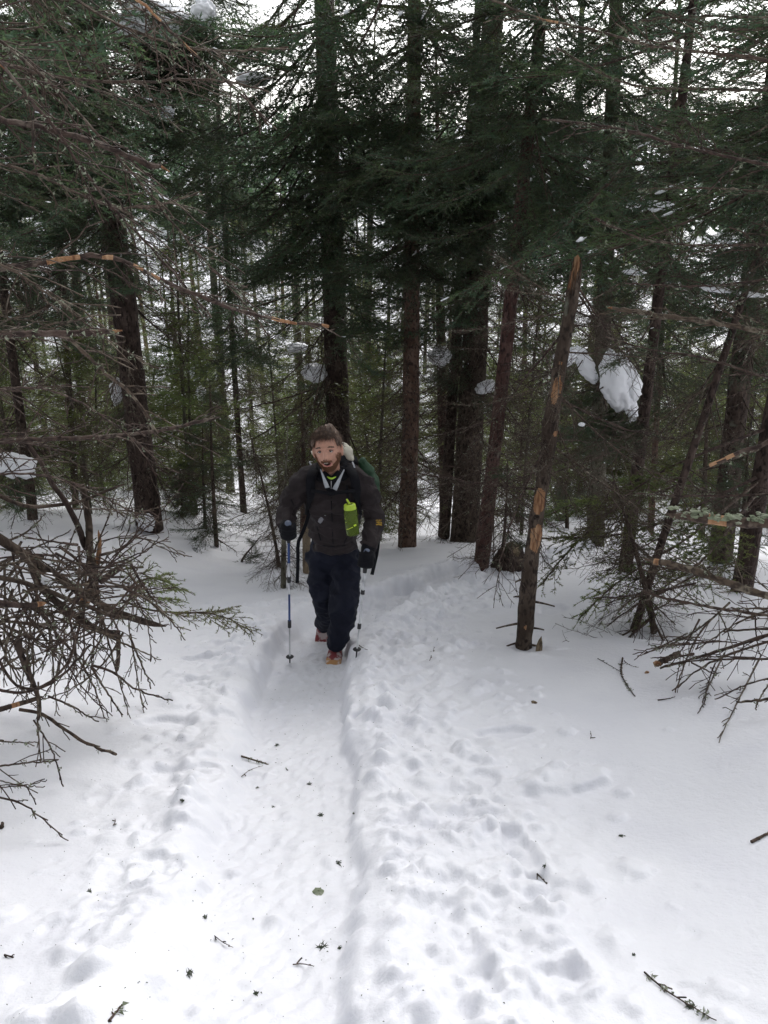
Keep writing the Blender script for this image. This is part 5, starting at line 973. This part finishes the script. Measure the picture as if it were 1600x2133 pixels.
# --- clothes
def cloth(name, mb, matl, voxel, fold, seed, sc=(9, 9, 14), smooth=2, openf=None, parent=None, label=None):
    V, F = eval_remesh(mb, name, [matl], voxel, smooth); N = vnormals(V, F); k = V * np.array(sc)
    d = .5 - np.abs(noise3(k + seed)) * 1.6; d2 = .5 - np.abs(noise3(k * 2.3 + seed * 2)); V = V + N * ((d * fold + d2 * fold * .4) - fold * .3)[:, None]
    if openf is not None: F = F[openf(V[F].mean(1))]
    return obj(name, mesh_np(name, loc(V), F, [matl]), parent or person, label=label)
jb = MB(); hem = J(696, 1141, .22)
cap_tube(jb, [Jt['neck0'] + [0, .06, .0], J(690, 1010, .14), Jt['chest'] + [0, .05, 0], J(694, 1085, .22), J(696, 1120, .24), hem + [0, .02, 0]], [.115, .185, .190, .180, .178, .168], [.08, .125, .145, .140, .145, .135], sides=30, n=26)
for s, sh, el, wr in ((-1, 'shL', 'elL', 'wrL'), (1, 'shR', 'elR', 'wrR')):
    cap_tube(jb, [Jt['neck0'] + [s * .05, .08, -.03], Jt[sh] + [s * .0, .02, -.01], (Jt[sh] + Jt[el]) / 2 + [s * .01, .01, 0], Jt[el], (Jt[el] + Jt[wr]) / 2, Jt[wr] + [0, -.015, 0]], [.085, .092, .078, .074, .068, .060], sides=22, n=30, sm=1)
jk = cloth('jacket', jb, M_JACKET, .0075, .020, 3, (8, 8, 13))
tb = MB()
cap_tube(tb, [J(696, 1118, .30), J(696, 1150, .33), J(695, 1178, .33)], [.150, .172, .165], [.12, .14, .13], sides=26, n=10)
cap_tube(tb, [J(666, 1150, .33), J(668, 1195, .29), J(678, 1240, .24), J(684, 1285, .42), J(676, 1298, .56)], [.105, .108, .100, .085, .075], sides=22, n=24, sm=1)
cap_tube(tb, [J(722, 1150, .33), J(720, 1195, .22), J(718, 1240, .10), J(711, 1300, .07), J(700, 1350, .04)], [.105, .108, .104, .096, .066], sides=22, n=26, sm=1)
cloth('trousers', tb, M_TROUS, .0075, .020, 8, (8, 8, 10))
# collar: thick dark folds round the neck with two grey lining edges making a V
NB = Jt['neck0']
cb = MB(); ring = []
for t_ in np.linspace(-2.45, 2.45, 15):
    ring.append(NB + np.array([math.sin(t_) * .088, -.035 - math.cos(t_) * .062 + .06 + .02, .010 + .040 * (1 - math.cos(t_)) * .5 - .0 * abs(t_)]))
for dx, zz_, r_ in ((0, 0, .030), (.012, -.03, .034)):
    cap_tube(cb, [np.array(p) + [math.copysign(dx, p[0] - NB[0]), 0, zz_] for p in ring], [.022, r_, r_, r_, .014, r_, r_, r_, .022], sides=12, n=40)
cloth('collar', cb, M_BLACK, .006, .010, 5, (20, 20, 30))
VL, VR, VB = J(668, 978, -.075), J(716, 976, -.075), J(692, 1020, -.055)
for (tp, bt, s) in ((J(668, 978, -.085), J(682, 1016, -.075), -1), (J(717, 978, -.085), J(697, 1020, -.075), 1)):
    mb = MB(); strip(mb, [loc(tp), loc(tp * .6 + bt * .4), loc(tp * .25 + bt * .75) , loc(bt)], (1, -.2, .35 * s), np.array([.006, .016, .028, .032]), .003); obj('lining_edge', mb.mesh('lining_edge', [M_GREYLINE]), person)
mb = MB(); cap_tube(mb, [loc(J(673, 985, -.03)), loc(J(690, 1003, -.058)), loc(J(708, 984, -.03))], [.022, .024, .022], [.02, .02, .02], sides=12, n=12); cap_tube(mb, [loc(J(690, 1000, -.05)), loc(J(690, 1030, -.04))], [.042, .03], [.02, .02], sides=12, n=8); obj('black_vest', mb.mesh('black_vest', [M_BLACK]), person)
mb = MB(); tube(mb, [loc(J(682, 993, -.058)), loc(J(690, 998, -.078)), loc(J(700, 993, -.058))], [.004, .007, .004], 8, 0, 12); obj('shirt_collar', mb.mesh('shirt_collar', [M_LIME]), person)
mb = MB(); strip(mb, [loc(J(690, 1002, -.082)), loc(J(690, 1018, -.072))], (1, 0, 0), .004, .002); obj('zip', mb.mesh('zip', [M_STEEL]), person)
# grey patch on the jacket front
def on_surf(o, u, v, eps=.003):
    d = ray(u, v); d = d / np.linalg.norm(d); org = Vector([0, 0, EYE]) - Vector(O.tolist())
    ok, p, nrm, _ = o.ray_cast(org, Vector(d.tolist())); return (np.array(p) - d * eps if ok else loc(P(u, v, YF - .05)))
bpy.context.view_layer.update()
def decal(name, o, uv, matl, parent, eps=.004):
    pts = np.array([on_surf(o, *q, eps) for q in uv]); c_ = pts.mean(0); back = pts + np.array([0, .004, 0]); n_ = len(pts); V = np.concatenate([pts, [c_], back]); F = [[k, (k + 1) % n_, n_] for k in range(n_)] + [[k, n_ + 1 + k, n_ + 1 + (k + 1) % n_] for k in range(n_)] + [[k, n_ + 1 + (k + 1) % n_, (k + 1) % n_] for k in range(n_)]
    return obj(name, mesh_np(name, V, np.array(F), [matl], None, False), parent)
decal('grey_patch', jk, [(662, 1087), (664, 1081), (669, 1077), (677, 1073), (679, 1074), (674, 1082), (671, 1088), (667, 1091), (665, 1089)], M_GREYF, person)
for k in range(4): decal('logo_stitch', jk, [(783 + 3.2 * k, 1083 - .1 * k), (785 + 3.2 * k, 1083 - .1 * k), (785 + 3.2 * k, 1085 - .1 * k), (783 + 3.2 * k, 1085 - .1 * k)], M_YEL, person)
decal('logo_stitch', jk, [(783, 1087.5), (789, 1086.5), (795, 1088), (796, 1091), (792, 1090), (788, 1090)], M_YEL, person); decal('logo_stitch', jk, [(783, 1092), (789, 1090.8), (795, 1092.5), (796, 1095), (789, 1093.6), (784, 1094)], M_YEL, person)
for (nm, uv, w_) in (('front_zip', [(690, 1036), (691, 1060), (692, 1085), (693, 1110), (694, 1132)], .007), ('pocket_seam', [(660, 1096), (664, 1110), (668, 1126)], .006), ('pocket_seam', [(722, 1120), (718, 1130), (716, 1136)], .006), ('sleeve_seam', [(606, 1040), (612, 1052), (622, 1060)], .005), ('hem_cord', [(656, 1131), (676, 1137), (696, 1139), (716, 1137), (734, 1130)], .008)):
    mb = MB(); strip(mb, [on_surf(jk, *q, .002) for q in uv], (0, 0, 1) if nm in ('hem_cord', 'sleeve_seam') else (1, 0, 0), w_, .003); obj(nm, mb.mesh(nm, [M_BLACK]), person)
# gloves and cuffs
for s, g_, wr, d_, sd in ((-1, gL, 'wrL', dL, 1), (1, gR, 'wrR', dR, -1)):
    mb = MB(); hand(mb, Jt[wr] + [0, .03, 0], g_, d_, sd, .0115); cap_tube(mb, [Jt[wr] * .88 + Jt['el' + wr[2]] * .12, Jt[wr] + [0, .0, 0], Jt[wr] * .5 + (g_ + np.array(d_) * .04) * .5], [.040, .050, .044], sides=16, n=10); V, F = eval_remesh(mb, 'g', [M_BLACK], .0035, 1); obj('glove', mesh_np('glove', loc(V), F, [M_BLACK]), person)
# shoes with chain spikes
def shoe(ank, toe_dir, up, seed):
    f = unit(np.array(toe_dir, float)); u_ = np.array(up, float); u_ = unit(u_ - f * (u_ @ f)); s_ = np.cross(f, u_); R_ = np.stack([f, s_, u_], 1)
    root_ = None; mb = MB(); n, sd = 22, 20; q = np.linspace(0, 1, n); xx = -.085 + .29 * q; hw_ = .054 * np.sqrt(np.clip(1 - ((q - .5) / .52) ** 4, .05, 1)) * (.86 + .22 * sstep(.3, .75, q)); ht = np.interp(q, [0, .12, .35, .6, .85, 1], [.075, .10, .105, .072, .052, .018])
    a = np.arange(sd) * 2 * np.pi / sd; ca, sa = np.cos(a), np.sin(a); V = np.stack([np.repeat(xx[:, None], sd, 1), hw_[:, None] * np.sign(ca) * np.abs(ca) ** .75, ht[:, None] * (.5 + .5 * np.sign(sa) * np.abs(sa) ** .8) + .018], -1)
    i, j = np.meshgrid(np.arange(n - 1), np.arange(sd), indexing='ij'); j2 = (j + 1) % sd; A, B, D, E = i * sd + j, i * sd + j2, (i + 1) * sd + j2, (i + 1) * sd + j; F = np.concatenate([np.stack([A, D, B], -1).reshape(-1, 3), np.stack([A, E, D], -1).reshape(-1, 3)]); mi = ((V[:-1, :, 0] > .12) & (V[:-1, :, 2] < .075)).astype(int).reshape(-1); F = np.concatenate([F, [[0, k, k + 1] for k in range(1, sd - 1)], [[(n - 1) * sd, (n - 1) * sd + k + 1, (n - 1) * sd + k] for k in range(1, sd - 1)]]); mi = np.concatenate([mi, mi, np.zeros(sd - 2, int), np.ones(sd - 2, int)])
    tr = lambda V: loc(V @ R_.T + np.array(ank) - u_ * .085)
    sh = obj('shoe', mesh_np('shoe', tr(V.reshape(-1, 3)), F, [M_RED, M_TAN], mi.astype(np.int32)), person)
    V2 = V.copy(); V2[..., 1] *= 1.07; V2[..., 0] = V2[..., 0] * 1.02; V2[..., 2] = np.minimum(V2[..., 2], .026) - .018; obj('sole', mesh_np('sole', tr(V2.reshape(-1, 3)), F, [M_GREYS]), sh)
    mb = MB()
    for k in (-1, 1):
        tube(mb, [(.17, k * .036, .03), (.10, k * .05, .045), (.02, k * .048, .05), (-.06, k * .035, .06)], .0035, 6, 0)
    tube(mb, [(.17, -.036, .03), (.196, 0, .045), (.17, .036, .03)], .004, 6, 0); tube(mb, [(.10, -.05, .045), (.12, 0, .085), (.10, .05, .045)], .0035, 6, 0)
    for (x, y) in [(.16, -.025), (.16, .025), (.11, -.03), (.11, .03), (.07, 0), (-.04, -.02), (-.04, .02)]: tube(mb, [(x, y, .002), (x, y, -.012)], [.003, .0008], 5, 0)
    mb.V = [tr(v) for v in mb.V]; obj('ice_cleat', mb.mesh('ice_cleat', [M_GREYF]), sh)
shoe(Jt['anR'] + [0, .03, -.0], (-.06, -1, -.02), (0, 0, 1), 1); shoe(Jt['anL'] + [.0, .03, -.01], (-.05, -.62, -.78), (0, -.78, .62), 2)

# --- poles, bottle, pack: things of their own
def pole(g, t_, label, seed):
    root = obj('trekking_pole', None, None, t_, label, 'trekking pole'); o = np.array(t_); L_ = np.linalg.norm(g - o); d = unit(g - o)
    def seg(name, s0, s1, r0, r1, matl, sides=12):
        mb = MB(); tubes(mb, np.array([[d * s0, d * (s0 + s1) / 2, d * s1]]), np.array([[r0, (r0 + r1) / 2, r1]]), sides, 0); return obj(name, mb.mesh(name, [matl]), root)
    seg('lower_shaft', .05, L_ * .30, .0055, .0055, M_ALU); seg('middle_shaft', L_ * .30, L_ * .60, .0075, .0075, M_BLUE if seed == 1 else M_ALU); seg('middle_shaft', L_ * .52, L_ * .63, .0077, .0077, M_ALU)
    seg('upper_shaft', L_ * .63, L_ * .74, .0088, .0088, M_ALU); seg('upper_shaft', L_ * .74, L_ - .12, .0090, .0090, M_BLUE if seed == 1 else M_ALU)
    seg('lock_lever', L_ * .275, L_ * .325, .0125, .0125, M_RUB); seg('lock_lever', L_ * .605, L_ * .645, .0135, .0135, M_RUB); seg('tip', -.02, .05, .003, .006, M_RUB)
    mb = MB(); c_ = d * .055; ball(mb, c_, (.028, .028, .008), 0, 18, 8); obj('basket', mb.mesh('basket', [M_RUB]), root)
    mb = MB(); cap_tube(mb, [d * (L_ - .135), d * (L_ - .07), d * (L_ - .005)], [.013, .0165, .019], sides=14, n=10); obj('grip', mb.mesh('grip', [M_RUB]), root)
    mb = MB(); ball(mb, d * (L_ + .016) + np.array([0, -.022, 0]), (.022, .022, .018), 0, 18, 12, 0, np.array(Vector((0, -.45, .9)).to_track_quat('Z', 'Y').to_matrix())); obj('knob', mb.mesh('knob', [M_KNOB]), root)
    return root
pole(gL, tL, 'blue and silver trekking pole in the hiker\'s raised hand, planted on the trail edge', 1); pole(gR, tR, 'silver grey trekking pole held low beside the hiker\'s leg', 2)
# water bottle clipped to the chest
M_BOT = mat('lime_plastic', (.30, .42, .06), .08); bt_ = M_BOT.node_tree.nodes['Principled BSDF']; bt_.inputs['Transmission Weight'].default_value = .82; bt_.inputs['IOR'].default_value = 1.25
M_LID = mat('lime_lid', (.36, .50, .03), .4); M_MARK = mat('bright_print', (.62, .80, .05), .4); M_WATER = mat('water_green', (.045, .07, .008), .1)
bc = P(732, 1083, YF - .165); bb_ = bc; bo = obj('water_bottle', None, None, bc, 'translucent lime green water bottle with a straw lid hanging on the hiker\'s chest', 'water bottle')
ax_ = unit(P(728, 1048, YF - .155) - P(735, 1112, YF - .175)); _y = unit(np.array([0, 1.0, 0]) - ax_ * ax_[1]); Rb = np.stack([np.cross(_y, ax_), _y, ax_], 1)
def lathe(name, prof, matl, parent, sd=28, smooth=True, off=(0, 0, 0)):
    pr = np.array(prof, float); a = np.arange(sd) * 2 * np.pi / sd; V = np.stack([pr[:, None, 0] * np.cos(a), pr[:, None, 0] * np.sin(a), np.repeat(pr[:, 1:2], sd, 1)], -1).reshape(-1, 3); n = len(pr); i, j = np.meshgrid(np.arange(n - 1), np.arange(sd), indexing='ij'); j2 = (j + 1) % sd
    F = np.concatenate([np.stack([i * sd + j, i * sd + j2, (i + 1) * sd + j2], -1).reshape(-1, 3), np.stack([i * sd + j, (i + 1) * sd + j2, (i + 1) * sd + j], -1).reshape(-1, 3)]); return obj(name, mesh_np(name, (V + np.array(off)) @ Rb.T, F, [matl], None, smooth), parent)
lathe('bottle_body', [(0, -.100), (.036, -.100), (.043, -.094), (.044, -.02), (.0425, .01), (.044, .04), (.042, .062), (.034, .074), (.034, .080), (.031, .078), (.040, .058), (.042, .04), (.0405, .01), (.042, -.02), (.041, -.092), (0, -.096)], M_BOT, bo)
lathe('water', [(0, -.094), (.0385, -.092), (.0395, -.03), (0, -.03)], M_WATER, bo)
lid = lathe('lid', [(0, .108), (.034, .107), (.0375, .102), (.0385, .084), (.0405, .080), (.0405, .073), (.036, .072)], M_LID, bo)
mb = MB(); tube(mb, [(.0, 0, .105), (-.008, 0, .125), (-.016, 0, .142)], [.009, .007, .006], 10, 0); mb.V = [v @ Rb.T for v in mb.V]; obj('straw', mb.mesh('straw', [M_LID]), lid)
def bmark(pts, w_, name='print_mark'):
    mb = MB(); P3 = [np.array([math.sin(a) * .0447, -math.cos(a) * .0447, z]) for a, z in pts]; strip(mb, P3, (0, 0, 1), w_, .0008); mb.V = [v @ Rb.T for v in mb.V]; obj(name, mb.mesh(name, [M_MARK]), bo)
bmark([(-.9, -.052), (-.5, -.048), (-.1, -.040), (.2, -.036)], .003); bmark([(.35, -.028), (.55, -.026), (.75, -.026)], .012); bmark([(-1.1, .02), (-.95, .018)], .004); bmark([(-1.0, -.005), (-.8, -.004)], .003)
mb = MB(); strip(mb, [loc(J(722, 1010, -.02)), loc(J(724, 1030, -.07)), loc(J(727, 1046, -.14))], (1, 0, 0), .016, .003); obj('bottle_strap', mb.mesh('bottle_strap', [M_BLACK]), bo, loc=tuple(O - bc))
# backpack
pk = obj('backpack', None, None, O, 'large dark pack with green side roll and cream cloth on top, worn by the hiker', 'backpack')
mb = MB(); cap_tube(mb, [J(700, 1120, .50), J(705, 1040, .40), J(706, 985, .34), J(705, 955, .32)], [.15, .175, .175, .14], [.11, .13, .13, .09], sides=24, n=20); cloth('main_bag', mb, M_BLACK, .012, .012, 2, (8, 8, 8), 2, None, pk)
mb = MB(); cap_tube(mb, [J(752, 958, .26), J(764, 972, .27), J(773, 1000, .32), J(779, 1026, .36)], [.032, .046, .056, .042], sides=18, n=18); cloth('side_roll', mb, M_GREEN, .008, .012, 4, (9, 9, 9), 2, None, pk)
mb = MB(); cap_tube(mb, [J(668, 940, .20), J(700, 932, .20), J(724, 936, .18), J(733, 958, .17)], [.03, .045, .040, .022], sides=16, n=18); cloth('cream_cloth', mb, M_CREAM, .007, .010, 6, (14, 14, 14), 2, None, pk)
mb = MB(); cap_tube(mb, [J(649, 940, .14), J(651, 946, .12)], [.005, .005], sides=8, n=5); obj('cream_tab', mb.mesh('t', [M_CREAM]), pk).data.transform(Matrix.Translation(Vector((-O).tolist())))
for s, pts in ((-1, [(660, 972, .10), (650, 985, .0), (646, 1005, -.04), (648, 1030, -.03), (643, 1050, .04), (638, 1070, .16)]), (1, [(722, 970, .10), (735, 985, .0), (741, 1005, -.04), (742, 1030, -.03), (748, 1050, .04), (752, 1070, .16)])):
    mb = MB(); strip(mb, [loc(J(*p)) for p in resample([(a, b, c * 100) for a, b, c in pts], 16) * [1, 1, .01]], (1, .1, 0), np.interp(np.arange(16), [0, 8, 11, 15], [.06, .062, .03, .02]), .016); obj('shoulder_strap', mb.mesh('shoulder_strap', [M_BLACK]), pk)
mb = MB(); strip(mb, [loc(J(648, 1022, -.06)), loc(J(690, 1028, -.085)), loc(J(740, 1022, -.06))], (0, 0, 1), .022, .005); obj('sternum_strap', mb.mesh('sternum_strap', [M_BLACK]), pk)
for (pts, nm) in (([(646, 1060, .10), (638, 1090, .10), (630, 1112, .08), (620, 1128, .05), (621, 1170, .05), (619, 1214, .05)], 'hanging_strap'), ([(790, 1110, .10), (786, 1150, .05), (780, 1175, .03), (775, 1197, .03)], 'hanging_strap')):
    mb = MB(); strip(mb, [loc(J(*p)) for p in resample([(a, b, c * 100) for a, b, c in pts], 12) * [1, 1, .01]], (1, .1, 0), .024, .004); obj(nm, mb.mesh(nm, [M_BLACK]), pk)
for (u, v, u2, v2) in ((645, 962, 648, 968), (734, 962, 739, 974)): mb = MB(); strip(mb, [loc(J(u, v, -.02)), loc(J(u2, v2, -.05))], (1, 0, 0), .010, .003); obj('light_tab', mb.mesh('light_tab', [M_GREYLINE]), pk)
